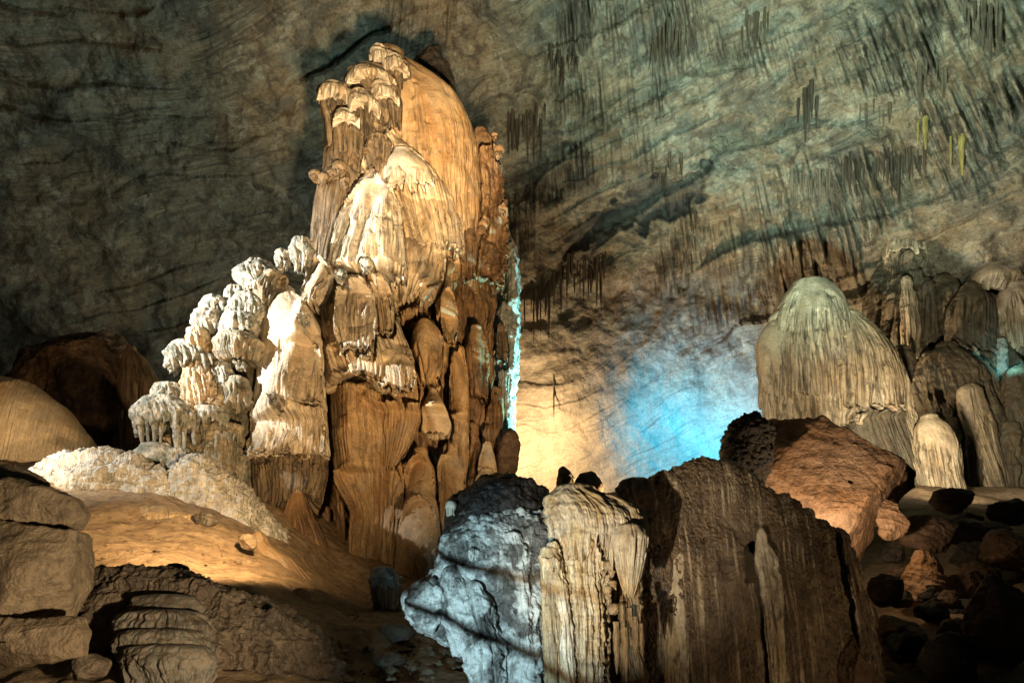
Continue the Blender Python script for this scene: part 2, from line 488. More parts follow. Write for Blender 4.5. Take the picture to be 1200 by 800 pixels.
M_cyan = flowstone('wet_white_curtain', (.62, .60, .52), (.5, .5, .44), (.7, .7, .64), .7, (.14, .14, .11), .6, S24, crust=.5)
M_dome = flowstone('grey_cream_stalagmite', (.54, .45, .31), (.42, .33, .21), (.62, .55, .42), .5, (.05, .045, .03), .85, S40)
M_far = flowstone('dull_brown_flowstone', (.17, .135, .085), (.11, .08, .048), (.25, .21, .14), .4, (.045, .038, .026), .8, S40, crust=.3)
M_ped = flowstone('rippled_pedestal', (.58, .46, .29), (.50, .34, .16), (.74, .70, .60), .75, (.10, .065, .03), .6, S9, fineb=1.2)
M_pedbrown = flowstone('ochre_pipes', (.40, .28, .14), (.30, .2, .1), (.5, .42, .3), .3, (.07, .05, .03), .8, S9)
M_slab = rockmat('dark_flowstone_slab', (.075, .045, .024), (.17, .11, .06), (.035, .022, .013), S9, crack=0, rough=.28, bumpd=2.0, spec=.6, drips=.95, dripcol=(.46, .37, .25), freq=1.6)
M_blue = rockmat('crusted_grey_rock', (.60, .59, .54), (.075, .065, .055), (.20, .19, .17), S9, crack=.2, rough=.5, bumpd=3.0, drips=.5, dripcol=(.6, .58, .5), freq=1.5, hard=.9)
M_black = rockmat('wet_black_rock', (.014, .010, .008), (.04, .027, .02), (.022, .018, .016), S9, crack=.1, rough=.5, bumpd=2.0, spec=.25)
M_boulder = rockmat('ochre_boulder', (.46, .30, .19), (.34, .18, .08), (.16, .09, .045), .02, crack=.12, bed=.4, bumpd=2.6)
M_boulderdark = rockmat('near_black_rock', (.035, .03, .022), (.06, .045, .03), (.02, .018, .015), .02, crack=.5, bumpd=3)
M_rubble = rockmat('brown_rubble', (.13, .075, .04), (.075, .045, .026), (.2, .13, .08), .018, crack=.6, bumpd=2.4)
M_leftrock = rockmat('tan_boulder', (.30, .225, .14), (.19, .135, .08), (.12, .085, .055), S9, crack=.1, bumpd=3.2, rough=.55)
M_darkleft = rockmat('brown_black_rock', (.12, .085, .055), (.06, .045, .03), (.2, .15, .10), S9, crack=.25, bumpd=2.6)
M_backdome = rockmat('dark_brown_dome', (.12, .062, .026), (.05, .027, .014), (.20, .11, .045), S24, crack=.3, bumpd=3, drips=.3, dripcol=(.25, .16, .08))
M_mound = flowstone('smooth_tan_mound', (.50, .37, .21), (.44, .31, .16), (.56, .44, .28), .4, (.2, .13, .07), .15, S24)
M_layer = flowstone('layered_dark_flowstone', (.16, .12, .08), (.11, .08, .055), (.3, .26, .2), .3, (.03, .024, .018), .7, S9, crust=.35)
M_flow = flowstone('brown_cascade', (.27, .175, .09), (.20, .125, .06), (.34, .25, .15), .4, (.06, .04, .025), .5, .02)
M_metal = NB('galvanised_steel'); M_metal = M_metal.done((.3, .3, .3), .45, None)

# sand slope
b = NB('sandy_slope'); p = b.pos(); g0 = b.noise(p, .9, 6, .7, 1.0)
g1 = b.noise(p, .35, 6, .6); g2 = b.noise(p, 5, 6, .7); g3 = b.noise(p, 30, 3, .7)
c = b.mix(b.ramp(g1, (.4, 0), (.62, 1)), (.42, .30, .18), (.31, .21, .115))
c = b.mix(b.ramp(g0, (.48, 0), (.62, .7)), c, (.22, .15, .085))
c = b.mix(b.ramp(g2, (.46, 0), (.66, .85)), c, (.14, .09, .05))
c = b.mix(.4, c, b.ramp(g3, (.3, .5), (.7, 1)), 'MULTIPLY')
M_sand = b.done(c, .8, b.bump(b.math('ADD', g2, b.math('MULTIPLY', g3, .3)), .11, .9), .25)

# cave wall
b = NB('cave_wall_limestone'); p = b.pos()
bd = b.attr('bed').outputs['Fac']; dk = b.attr('dark_tone').outputs['Fac']
cmb = b.n('ShaderNodeCombineXYZ'); sepp = b.n('ShaderNodeSeparateXYZ'); b.put(sepp.inputs[0], p)
b.put(cmb.inputs[0], sepp.outputs[0]); b.put(cmb.inputs[1], b.math('MULTIPLY', bd, 5.0)); b.put(cmb.inputs[2], sepp.outputs[1])
bedn = b.noise(b.scale(cmb.outputs[0], (.10, .45, .10)), 1, 6, .65, .3)
bedf = b.noise(b.scale(cmb.outputs[0], (.45, 1.1, .45)), 1, 5, .7, .5)
big = b.noise(p, .10, 6, .65, .7); big2 = b.noise(b.scale(p, (1, 1, .8)), .23, 6, .7, .4)
med = b.noise(p, .9, 6, .7, .3); fine = b.noise(p, 5, 4, .7)
cw = b.n('ShaderNodeCombineXYZ'); b.put(cw.inputs[0], b.attr('wu').outputs['Fac']); b.put(cw.inputs[1], b.attr('wv').outputs['Fac'])
ver = b.noise(b.scale(cw.outputs[0], (1.7, .36, 0)), 1, 5, .7, .3)
mid = b.noise(p, .42, 6, .7, .6); pat = b.noise(b.scale(p, (1.3, 1.3, .8)), .55, 6, .75, .8)
c = b.mix(b.ramp(big, (.42, 0), (.58, 1)), (.215, .175, .115), (.185, .20, .165))
c = b.mix(b.ramp(bedn, (.49, 0), (.60, .6)), c, (.34, .28, .19))
c = b.mix(b.ramp(mid, (.50, 0), (.62, .7)), c, (.13, .09, .052))
c = b.mix(b.ramp(pat, (.53, 0), (.64, .65)), c, (.40, .39, .31))
c = b.mix(b.ramp(big2, (.53, 0), (.62, .8)), c, (.10, .10, .085))
cl = b.attr('clean').outputs['Fac']; dr = b.attr('drips').outputs['Fac']
c = b.mix(b.math('MULTIPLY', cl, .75), c, b.mix(b.ramp(big2, (.4, 0), (.6, 1)), (.42, .35, .25), (.33, .28, .20)))
ver2 = b.noise(b.scale(cw.outputs[0], (3.2, .5, 0)), 1, 4, .65, .25)
vs_ = b.math('MAXIMUM', b.math('MULTIPLY', b.ramp(ver, (.50, 0), (.58, 1)), .7), b.ramp(ver2, (.50, 0), (.58, 1)))
c = b.mix(b.math('MULTIPLY', vs_, b.math('ADD', b.math('MULTIPLY', dr, .8), b.math('MULTIPLY_ADD', cl, -.08, .09)), clamp=True), c, (.05, .038, .026))
c = b.mix(b.math('MULTIPLY', b.ramp(ver2, (.34, 1), (.44, 0)), b.math('MULTIPLY', dr, .5)), c, (.42, .37, .27))
c = b.mix(b.ramp(bedf, (.33, .4), (.43, 0)), c, (.06, .05, .04))
c = b.mix(b.math('MULTIPLY', b.ramp(med, (.50, 0), (.62, .85)), b.math('SUBTRACT', 1, b.math('MULTIPLY', cl, .7))), c, (.09, .075, .055))
c = b.mix(.5, c, b.ramp(fine, (.30, .35), (.66, 1)), 'MULTIPLY')
cb = b.n('ShaderNodeCombineXYZ'); b.put(cb.inputs[0], b.attr('wu').outputs['Fac']); b.put(cb.inputs[1], bd)
crk = b.noise(b.scale(cb.outputs[0], (.035, 1.1, 0)), 1, 3, .55, .15); crm = b.noise(b.scale(cb.outputs[0], (.12, .3, 0)), 1, 3, .6)
crl = b.math('MULTIPLY', b.ramp(b.math('ABSOLUTE', b.math('SUBTRACT', crk, .5)), (.0, 1), (.022, 0)), b.ramp(crm, (.45, 0), (.6, 1)))
c = b.mix(b.math('MULTIPLY', crl, .75), c, (.05, .042, .035))
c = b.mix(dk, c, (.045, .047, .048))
h = b.math('ADD', b.math('MULTIPLY', bedf, .3), b.math('ADD', med, b.math('MULTIPLY', fine, .25)))
h = b.math('ADD', h, b.math('MULTIPLY', b.math('ADD', ver, ver2), b.math('ADD', .12, b.math('MULTIPLY', dr, .9))))
h = b.math('MULTIPLY', h, b.math('SUBTRACT', 1, b.math('MULTIPLY', cl, .55)))
M_wall = b.done(c, .7, b.bump(h, .42, 1.0), .25)

# ------------------------------------------------------------------ cave wall
HC = np.array([0., 8., 2.]); HR = np.array([60., 50., 46.])
def bedcoord(x, y, z): return z - .33 * x - .10 * (y - 40)
def wall_hit(px, py):
    X = (px - 600.0) / FOC; Y = (400.0 - py) / FOC
    dv = np.array([X, CP - Y * SP, SP + Y * CP]); o = (np.array([0, 0, CAMZ]) - HC) / HR; q = dv / HR
    A = q @ q; Bq = 2 * o @ q; Cq = o @ o - 1
    t = (-Bq + math.sqrt(Bq * Bq - 4 * A * Cq)) / (2 * A)
    return np.array([0, 0, CAMZ]) + dv * t

def build_wall():
    na, ne = 1500, 1050
    az = np.radians(np.linspace(-78, 78, na)); el = np.radians(np.linspace(-8, 74, ne))
    # rays from the visitor path, so the sheet is finest where it is nearest to it
    A_, E_ = np.meshgrid(az, el)
    dv = np.stack([np.sin(A_) * np.cos(E_), np.cos(A_) * np.cos(E_), np.sin(E_)], 2)
    o = (np.array([0, 0, CAMZ]) - HC) / HR; q = dv / HR
    A = (q * q).sum(2); Bq = 2 * (q * o).sum(2); Cq = o @ o - 1
    t = (-Bq + np.sqrt(Bq * Bq - 4 * A * Cq)) / (2 * A)
    P = np.array([0, 0, CAMZ]) + dv * t[..., None]
    N = -(P - HC) / HR ** 2; N /= np.linalg.norm(N, axis=2, keepdims=True)
    x, y, z = [P[..., i].astype(F32) for i in range(3)]
    warp = 1.1 * fbm(x / 18, y / 18, z / 18, 2) + .25 * fbm(x / 3, y / 3, z / 3, 3)
    smooth_ = sstep(27, 20, z + .25 * x) * sstep(-14, -8, x)          # the clean lower face right of the column
    bed = bedcoord(x, y, z) + warp
    d = 2.2 * fbm(x / 17, y / 17, z / 17, 3)
    # ledges: beds that overhang
    saw = lambda v: v - np.floor(v)
    led = saw(bed / 5.2 + .5 * vn3(x / 9, y / 9, z / 9)); lm = sstep(-.1, .5, vn3(x / 11 + 7, y / 11, z / 11))
    d += 1.1 * lm * led ** 2 * (1 - .6 * smooth_)
    led2 = saw(bed / 1.7 + .4 * vn3(x / 4, y / 4, z / 4)); lm2 = sstep(0, .5, vn3(x / 6 + 3, y / 6, z / 6))
    d += .42 * lm2 * led2 ** 1.5 * (1 - .5 * smooth_)
    d += .30 * vn3(bed / .8, x / 9, y / 9) * sstep(-.3, .4, vn3(x / 13, y / 13, z / 13 + 8))
    d += (.30 * ridged(x / 5, y / 5, z / 5, 4) + .5 * fbm(x / 4, y / 4, z / 4, 4)) * (1 - .8 * smooth_)
    d += .42 * fbm(x / 1.7, y / 1.7, z / 1.7, 5) * (1 - .65 * smooth_)
    # drip curtains: vertical flutes in patches, mostly right of the column
    dm = 1.5 * sstep(-.22, .2, vn3(x / 7 + 40, y / 7, z / 5)) * sstep(-12, 2, x) * sstep(13, 19, z + .12 * x)
    low = sstep(-.1, .35, vn3(x / 4 + 90, y / 4, z / 3))
    wu = (np.arctan2(x - HC[0], y - HC[1]) * 52).astype(F32); wv = (np.arctan2(z - 2, np.hypot(x - HC[0], y - HC[1])) * 50).astype(F32)
    f1 = vn3(wu / .5, wv / 4.5, bed * 0); f2 = vn3(wu / .25, wv / 2.5, bed * 0 + 9)
    drip_ = np.clip(dm * low, 0, 1) * (1 - .85 * smooth_)
    dm = dm * (1 - .9 * smooth_)
    d += dm * (.9 * (np.abs(f1) * 1.6 - .3) + .3 * np.abs(f2)) * (.4 + .6 * low)
    # the dark recess in the middle of the wall
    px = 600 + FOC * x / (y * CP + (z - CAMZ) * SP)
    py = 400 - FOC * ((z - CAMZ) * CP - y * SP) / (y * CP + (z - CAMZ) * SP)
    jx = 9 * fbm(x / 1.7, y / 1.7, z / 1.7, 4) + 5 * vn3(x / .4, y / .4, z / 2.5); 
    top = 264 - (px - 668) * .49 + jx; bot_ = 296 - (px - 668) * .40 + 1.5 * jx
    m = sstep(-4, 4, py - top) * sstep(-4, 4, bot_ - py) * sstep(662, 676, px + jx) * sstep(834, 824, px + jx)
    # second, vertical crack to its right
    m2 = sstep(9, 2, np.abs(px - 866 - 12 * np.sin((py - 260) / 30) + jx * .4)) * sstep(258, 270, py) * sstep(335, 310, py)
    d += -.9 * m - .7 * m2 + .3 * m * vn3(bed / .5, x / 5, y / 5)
    dark_tone = np.clip(1.15 * m * (.72 + .5 * vn3(bed / .35, x / 4, y / 4)) + .6 * m2, 0, .95)  # the recess and crack masks also darken the wall colour
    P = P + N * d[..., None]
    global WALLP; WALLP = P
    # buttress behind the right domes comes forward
    o = grid_mesh('cave_wall', P[::-1], M_wall, None, None, extra={'bed': bed[::-1], 'dark_tone': dark_tone[::-1], 'drips': drip_[::-1], 'clean': smooth_[::-1], 'wu': wu[::-1], 'wv': wv[::-1]})
    props(o, 'huge curving limestone cave wall with tilted beds, dark on the left and drip covered on the right', 'cave wall', kind='structure')
    return o
cave_wall = build_wall()
def wall_surf(px, py):
    X = (px - 600.0) / FOC; Y = (400.0 - py) / FOC
    dv = np.array([X, CP - Y * SP, SP + Y * CP]); dv /= np.linalg.norm(dv)
    az = math.degrees(math.atan2(dv[0], dv[1])); el = math.degrees(math.asin(dv[2]))
    j = (az + 78) / 156 * (WALLP.shape[1] - 1); i = (el + 8) / 82 * (WALLP.shape[0] - 1)
    return WALLP[int(round(i)), int(round(j))]

# ------------------------------------------------------------------ ground
GP = [(-400, 700, 10), (-100, 620, 15), (60, 625, 14.5), (150, 600, 17), (150, 650, 14.5), (230, 655, 15), (300, 640, 17), (330, 690, 15), (400, 712, 17.5), (420, 790, 11), (470, 735, 14),
      (440, 705, 20), (500, 705, 19), (560, 700, 18), (300, 590, 21), (120, 545, 22), (0, 540, 25), (-300, 520, 25), (520, 640, 26), (620, 590, 40), (820, 560, 42),
      (1000, 620, 20), (1100, 640, 17), (1250, 640, 16), (1150, 740, 11), (1000, 560, 34), (1200, 590, 30), (1500, 600, 25), (250, 790, 8.6), (100, 800, 8), (-200, 800, 8), (300, 730, 11.5)]
gp = np.array([W(*g)[:] for g in GP])
extra = np.array([(x, y, z) for x in (-70, -35, -12, 0, 12, 35, 70) for y, z in ((-30, -.3), (0, 0), (3.5, 0.02))] + [(-6, 6, .6), (0, 6.5, .3), (4, 6.5, .4), (9, 7, .8), (14, 8, 1.5), (2, 12, .9), (5, 14, 1.6),
                 (-45, 45, 9), (0, 56, 9), (40, 50, 10), (-60, 15, 6), (60, 15, 5)])
gp = np.concatenate([gp, extra])
def tps(r): return np.where(r > 0, r * r * np.log(np.maximum(r, 1e-9)), 0)
n_ = len(gp); K_ = tps(np.hypot(gp[:, None, 0] - gp[None, :, 0], gp[:, None, 1] - gp[None, :, 1])) + np.eye(n_) * 1.5
Pm = np.concatenate([np.ones((n_, 1)), gp[:, :2]], 1)
Am = np.block([[K_, Pm], [Pm.T, np.zeros((3, 3))]])
sol = np.linalg.solve(Am, np.concatenate([gp[:, 2], np.zeros(3)]))
def ground_z(x, y):
    z = sol[n_] + sol[n_ + 1] * x + sol[n_ + 2] * y
    for i in range(n_): z = z + sol[i] * tps(np.hypot(x - gp[i, 0], y - gp[i, 1]))
    return z
def build_ground():
    # finer near the path
    ux = np.linspace(-1, 1, 700); gx = np.sign(ux) * (np.abs(ux) * 14 + 62 * np.abs(ux) ** 4)
    uy = np.linspace(0, 1, 640); gy = -30 + 36 * uy[:60].max() * np.linspace(0, 1, 60) / uy[:60].max() * 1.0
    gy = np.concatenate([np.linspace(-30, 4, 40, endpoint=False), np.linspace(4, 26, 460, endpoint=False), np.linspace(26, 64, 140)])
    X, Y = np.meshgrid(gx, gy)
    Z = ground_z(X, Y)
    x, y = X.astype(F32), Y.astype(F32)
    Z = Z + .16 * fbm(x / 2.2, y / 2.2, 0 * x, 5) * sstep(2, 7, y) +   .02 * ridged(x / .7, y / .7, 0 * x + 5, 3) * sstep(3, 8, y)
    # rills run down the slope towards the gully
    q = x * .8 + y * .55
    Z = Z + .03 * fbm(x / .6, y / .6, 0 * x + 2, 3) + .02 * fbm(x / .25, y / .25, 0 * x + 9, 2)
    P = np.stack([X, Y, Z], 2)
    o = grid_mesh('ground', P, M_sand, None, None)
    props(o, 'sandy orange cave floor sloping up from the path to the foot of the column', 'ground', kind='structure')
build_ground()

# ------------------------------------------------------------------ the great column
col = empty('flowstone_column', W(460, 700, 24), 'tallest formation, a huge orange and cream flowstone column with rounded caps and draped curtains', 'flowstone column')
PENDING = []
def L(rows, d, mat=M_orange, name='drapery', **kw):
    h = max(r[2] - r[1] for r in rows) / 2
    if name in ('drapery', 'dome', 'great_dome') and 'lean' not in kw and kw.get('bot', True) and h < 60:
        k = kw.get('k', .8); kk = k * .72
        kw['lean'] = -h * .95; d = d + (kk + .42 - k) * h * .031 + .1; kw['k'] = kk
    return lobe(name, rows, d, mat, col, **kw)
PIPE = ((7, 3.2, 120), (3.4, 1.3, 60))
# inner core
L([(90, 455, 515), (200, 410, 560), (300, 385, 575), (400, 345, 580), (500, 325, 582), (560, 330, 580), (600, 372, 578), (700, 395, 560), (730, 390, 560)], 26.0, M_brown, 'core', k=.42, fl=PIPE, on=.1, rough=2, bot=False)
L([(64, 452, 468), (69, 450, 476), (76, 449, 488), (84, 447, 499), (92, 445, 510), (100, 443, 520), (110, 441, 532), (120, 440, 541), (132, 440, 548), (145, 440, 553), (165, 441, 559), (200, 446, 563), (250, 455, 564), (300, 470, 562), (335, 482, 560)], 25.0, M_orange, 'great_dome', k=.75, cap=3, on=.28, fl=((12, 2.2, 160), (4.5, 1.0, 70)), rough=1.5, rs=22, fringe=8, lean=0)
for cap_, pip_, dd, mt in (
        ([(58, 437, 450), (62, 434, 460), (69, 434, 470), (76, 438, 472)], [(68, 437, 472), (90, 443, 476), (112, 452, 475), (130, 456, 474)], 23.9, M_orange),
        ([(70, 452, 470), (76, 446, 478), (84, 446, 482)], [(82, 449, 478), (100, 452, 480), (118, 458, 478)], 23.7, M_orange),
        ([(84, 414, 440), (90, 406, 453), (97, 403, 461), (103, 405, 466)], [(96, 406, 462), (112, 410, 468), (130, 425, 472), (152, 436, 470)], 23.5, M_cream),
        ([(102, 436, 456), (108, 432, 466), (116, 438, 470)], [(112, 436, 468), (128, 440, 470), (146, 448, 470)], 23.2, M_cream),
        ([(104, 380, 403), (108, 371, 411), (113, 367, 416), (118, 369, 418)], [(113, 372, 414), (126, 376, 416), (146, 381, 420), (172, 384, 420)], 23.1, M_cream),
        ([(111, 410, 430), (117, 406, 441), (124, 405, 446), (129, 407, 447)], [(124, 408, 446), (140, 411, 449), (170, 414, 450)], 22.9, M_cream),
        ([(134, 394, 411), (139, 388, 420), (145, 388, 423)], [(143, 390, 421), (160, 392, 424), (182, 394, 422)], 22.7, M_cream)):
    L(cap_, dd - .3, M_pale, 'cap', cap=5, on=.3, fringe=5, tooth=11, k=.9, gain=1.3, slot=3, pop=.6, jag=.3)
    pip_ = [(y - 4, a - 1.5, b_ + 1.5) if i == 0 else (y, a - 1, b_ + 1) for i, (y, a, b_) in enumerate(pip_)]
    L(pip_, dd + .25, M_pipe, 'pipe_cluster', cap=3, fl=((6, 3.4, 140), (3.2, 1.4, 60)), on=0, fringe=4, tooth=9, k=.85)
L([(100, 408, 436), (125, 412, 446), (160, 420, 456), (205, 426, 466)], 23.75, M_cream, 'drapery', cap=6, k=.7, on=.3, fl=PIPE)
L([(140, 380, 425), (170, 381, 428), (205, 378, 424)], 23.5, M_pipe, 'pipe_cluster', fl=PIPE, on=0, tooth=9, k=.8, cap=3)
L([(118, 432, 452), (130, 424, 466), (145, 422, 482), (165, 427, 500), (185, 432, 515), (215, 442, 527), (250, 452, 537), (285, 462, 544), (306, 470, 546)], 24.0, M_cream, 'dome', k=.8, cap=7, on=.45, fl=((8, 2.6, 120), (3.6, 1.1, 60)), fringe=9, tooth=6)
L([(178, 462, 480), (190, 452, 497), (205, 450, 508), (218, 452, 508)], 23.0, M_pale, 'cap', k=.7, cap=6, on=.7, fringe=4, tooth=8, fold=(14, 2))
L([(215, 468, 512), (240, 462, 518), (290, 456, 524), (340, 452, 520), (368, 462, 498)], 23.2, M_cream, 'drapery', k=.6, fl=PIPE, on=0, fringe=9, tooth=7)
L([(192, 425, 441), (200, 418, 451), (215, 411, 460), (235, 405, 467), (260, 400, 471), (300, 396, 476), (335, 390, 480)], 22.5, M_pale, 'dome', k=.8, cap=6, on=.36, jag=.12, fl=((6, 2.6, 120), (3.4, 1.0, 60)), fringe=4)
L([(163, 430, 456), (170, 427, 460), (182, 430, 458), (195, 433, 455)], 22.9, M_pipe, 'pipe_cluster', fl=PIPE, on=0, tooth=9, k=.8, cap=3, pop=1.5)
L([(197, 388, 402), (205, 378, 412), (230, 371, 412), (290, 364, 405), (330, 360, 402)], 23.4, M_pipe, 'pipe_cluster', fl=((6, 2.6, 200), (3.5, 1.0, 90)), on=0, k=.8, cap=4)
for (x, y, r) in ((380, 211, 7), (398, 199, 8), (390, 205, 6), (404, 214, 5), (369, 206, 6), (432, 177, 4)):
    L([(y - r * .4, x - r, x + r), (y, x - r * 1.05, x + r * 1.05), (y + r, x - r * .7, x + r * .7)], 22.9, M_pipe, 'knob', cap=r * .6, on=.5, pop=1.2, ps=4, rough=.8, rs=5, k=1, tooth=3, fringe=1)
L([(240, 430, 500), (300, 425, 508), (350, 432, 506), (388, 448, 498)], 23.7, M_orange, 'drapery', k=.6, fl=PIPE, on=0, fringe=8)
L([(196, 526, 547), (230, 522, 553), (300, 538, 558), (330, 540, 556)], 24.2, M_brown, 'drapery', k=.5, fl=PIPE, on=0, cap=3)
L([(145, 557, 567), (151, 555, 576), (172, 555, 583), (200, 555, 588), (240, 556, 592), (280, 548, 594), (320, 538, 591), (343, 535, 588)], 25.4, M_brown, 'drapery', k=.7, cap=4, fl=PIPE, on=.35, jag=.25, rough=2.0, rs=10, pop=1.6, fringe=6)
for (x, y, r) in ((585, 177, 6), (590, 247, 5), (566, 265, 6), (580, 160, 4)):
    L([(y - r * .4, x - r, x + r), (y, x - r, x + r), (y + r, x - r * .7, x + r * .7)], 24.6, M_brown, 'knob', cap=r * .6, on=.5, pop=1, ps=4, k=1, tooth=3, fringe=1)
L([(347, 540, 583), (370, 537, 581), (405, 541, 575), (440, 545, 572)], 25.6, M_brown, 'drapery', k=.7, fl=PIPE, on=.1)
L([(392, 546, 570), (420, 546, 574), (470, 550, 574)], 24.9, M_brown, 'drapery', k=.7, on=.2)
L([(455, 560, 588), (490, 556, 594), (570, 558, 598)], 25.4, M_brown, 'drapery', k=.7, on=.1, fl=PIPE)
L([(272, 589, 597), (285, 586, 605), (320, 583, 610), (400, 579, 609), (450, 578, 606), (515, 578, 603)], 27.0, M_cyan, 'drapery', k=1.2, cap=6, fl=PIPE, on=.1, rough=1.6, rs=8, pop=1.4, ps=5, label='white side curtain on the edge lit turquoise')
L([(385, 584, 592), (400, 581, 596), (425, 583, 594)], 25.6, M_pipe, 'knob', k=1, cap=4, on=.2, pop=1)
L([(300, 510, 544), (315, 502, 541), (350, 508, 536), (378, 515, 530)], 24.0, M_orange, 'drapery', k=.7, fl=PIPE, on=.1)
L([(378, 492, 508), (388, 486, 516), (412, 485, 519), (440, 490, 518), (452, 494, 514)], 23.1, M_orange, 'drapery', k=.8, cap=8, on=.6, fringe=6)
L([(342, 524, 531), (356, 519, 536), (382, 518, 538), (405, 522, 536)], 23.5, M_orange, 'drapery', k=.9, cap=6, on=.7, fringe=3, tooth=4)
L([(404, 513, 527), (425, 511, 528), (454, 513, 524)], 23.7, M_orange, 'drapery', k=.9, cap=5, on=.6, fringe=4)
L([(410, 531, 545), (430, 527, 549), (500, 525, 551), (570, 521, 547)], 24.0, M_orange, 'drapery', k=.8, cap=8, on=.4)
L([(466, 504, 513), (476, 494, 521), (494, 489, 530), (505, 492, 530), (512, 499, 526)], 23.4, M_cream, 'bulb', k=.9, cap=5, on=.9, fringe=1, tooth=2, fold=(30, 1))
L([(542, 458, 469), (556, 452, 474), (600, 449, 475), (650, 446, 473), (700, 444, 472)], 22.6, M_orange, 'drapery', k=.8, cap=10, on=.2)
L([(530, 483, 500), (548, 475, 509), (600, 473, 513), (650, 472, 512)], 23.0, M_orange, 'drapery', k=.8, cap=10, on=.4)
L([(570, 486, 500), (582, 474, 510), (620, 466, 516), (690, 461, 516), (725, 458, 516)], 22.1, M_orange, 'dome', k=.8, cap=10, on=.5)
L([(525, 518, 536), (545, 512, 546), (600, 509, 549), (660, 508, 548)], 23.6, M_orange, 'drapery', k=.8, cap=10, on=.3)
L([(500, 546, 560), (530, 540, 566), (600, 536, 568), (650, 536, 566)], 24.3, M_brown, 'drapery', k=.8, cap=8, on=.2)
L([(524, 566, 577), (538, 561, 582), (556, 560, 584)], 23.8, M_cream, 'bulb', k=1, cap=6, on=.9)
L([(552, 564, 577), (563, 556, 586), (590, 552, 588), (640, 550, 588)], 23.6, M_cream, 'bulb', k=.9, cap=5, on=.7)
L([(512, 455, 470), (530, 448, 480), (560, 446, 478)], 23.6, M_brown, 'drapery', k=.8, cap=8, on=.3, pop=2, rough=2)
# front bulge
L([(304, 372, 418), (312, 360, 440), (332, 357, 455), (360, 360, 466), (400, 365, 478), (430, 375, 490), (458, 385, 488)], 22.0, M_cream, 'dome', k=.7, cap=8, on=.2, fringe=8, fl=((9, 2.5, 120), (3.6, 1.1, 60)))
L([(306, 370, 384), (318, 360, 392), (345, 357, 391), (370, 363, 378)], 21.0, M_pale, 'drapery', k=.8, cap=6, on=.5, fringe=6)
L([(325, 400, 425), (340, 396, 437), (380, 395, 442), (416, 402, 440)], 20.8, M_pale, 'drapery', k=.7, cap=8, on=.3, fringe=5)
L([(320, 428, 446), (340, 430, 459), (370, 434, 465), (392, 442, 463)], 21.2, M_cream, 'drapery', k=.8, cap=8, on=.3, fringe=6)
L([(402, 444, 466), (420, 438, 480), (445, 439, 489), (462, 446, 488)], 21.2, M_cream, 'drapery', k=.7, cap=10, on=.5, fringe=8, tooth=8)
for (x, y, r, mt) in ((400, 323, 6, M_crust), (430, 312, 8, M_crust), (358, 375, 7, M_crust), (322, 468, 6, M_crust)):
    L([(y - r * .4, x - r, x + r), (y, x - r, x + r), (y + r, x - r * .7, x + r * .7)], 20.3 if y < 330 else 19.6, mt, 'knob', cap=r * .6, on=.5, pop=1.3, ps=3.5, k=1, tooth=3, fringe=1)
L([(342, 320, 344), (355, 313, 357), (380, 308, 373), (420, 302, 379), (460, 298, 382), (510, 294, 385), (538, 293, 387)], 21.3, M_pale, 'dome', k=.65, cap=8, on=.45, fringe=7, lean=0, slot=1.5, gain=1)
L([(380, 353, 366), (395, 350, 376), (440, 348, 380), (475, 350, 379)], 20.9, M_pale, 'drapery', k=.45, cap=22, on=.5, fringe=6, lean=-22, gain=1)
L([(466, 312, 344), (482, 304, 352), (510, 299, 353), (533, 301, 345)], 20.9, M_pale, 'drapery', k=.4, cap=26, on=.55, fringe=7, tooth=8, lean=-34, gain=1)
L([(476, 350, 378), (500, 348, 384), (535, 350, 384)], 20.8, M_cream, 'drapery', k=.7, cap=8, on=.3, fringe=7)
L([(525, 297, 386), (560, 297, 384), (588, 300, 376)], 21.9, M_pipe, 'pipe_cluster', k=.5, fl=((7, 3.4, 200), (3.5, 1.1, 80)), on=0, tooth=12, fringe=8)
L([(380, 394, 444), (430, 390, 450), (470, 386, 455), (520, 385, 460), (565, 392, 458), (600, 412, 454), (650, 414, 450), (720, 412, 448)], 22.95, M_orange, 'drapery', k=.5, on=.1, fl=((7, 1.6, 260), (3.4, .9, 120)), gain=1.0, slot=0, fold=(34, 4), bot=False)
L([(425, 444, 488), (460, 440, 498), (500, 440, 492), (530, 445, 478), (550, 449, 464)], 22.9, M_orange, 'drapery', k=.6, fl=((6, 2, 160), (3.2, 1, 60)), gain=1, slot=1, on=0, fringe=4, lean=-8)
L([(572, 396, 412), (600, 397, 413), (642, 399, 410)], 23.4, M_brown, 'pillar', k=.9, on=.1, cap=4)
L([(598, 376, 387), (640, 378, 389), (655, 380, 388)], 23.8, M_brown, 'pillar', k=.9, on=.1, cap=5)
L([(570, 342, 354), (600, 332, 366), (650, 330, 388), (700, 330, 412), (730, 330, 420)], 21.6, M_brown, 'buttress', k=.7, on=.1, cap=10, bot=False, fl=((12, 2, 200), (4, .7, 60)))
L([(620, 388, 402), (660, 384, 420), (720, 380, 425)], 24.2, M_brown, 'drapery', k=.7, on=.1, cap=10, fl=PIPE)

fuse(PENDING, .034, up=.55, side=1.3, deep=.8); PENDING = None

# dark rock peeping over the column's top
blob('dark_rock', [(483, 72), (492, 62), (500, 56), (509, 53), (516, 60), (518, 72), (527, 82), (533, 96), (534, 106), (520, 112), (500, 100), (485, 86)], 28.5, M_boulderdark, rough=2, rs=10, facets=9, T=1)
props(bpy.data.objects['dark_rock'], 'small black rock peeping out behind the very top of the tall column', 'rock')
blob('dark_rock', [(582, 530), (588, 508), (598, 499), (606, 506), (609, 522), (606, 545), (600, 572), (584, 570)], 24.3, M_rubble, rough=1.5, rs=10, facets=9, T=1)
props(bpy.data.objects['dark_rock.001'], 'small dark brown rock against the bright wall at the right foot of the column', 'rock')

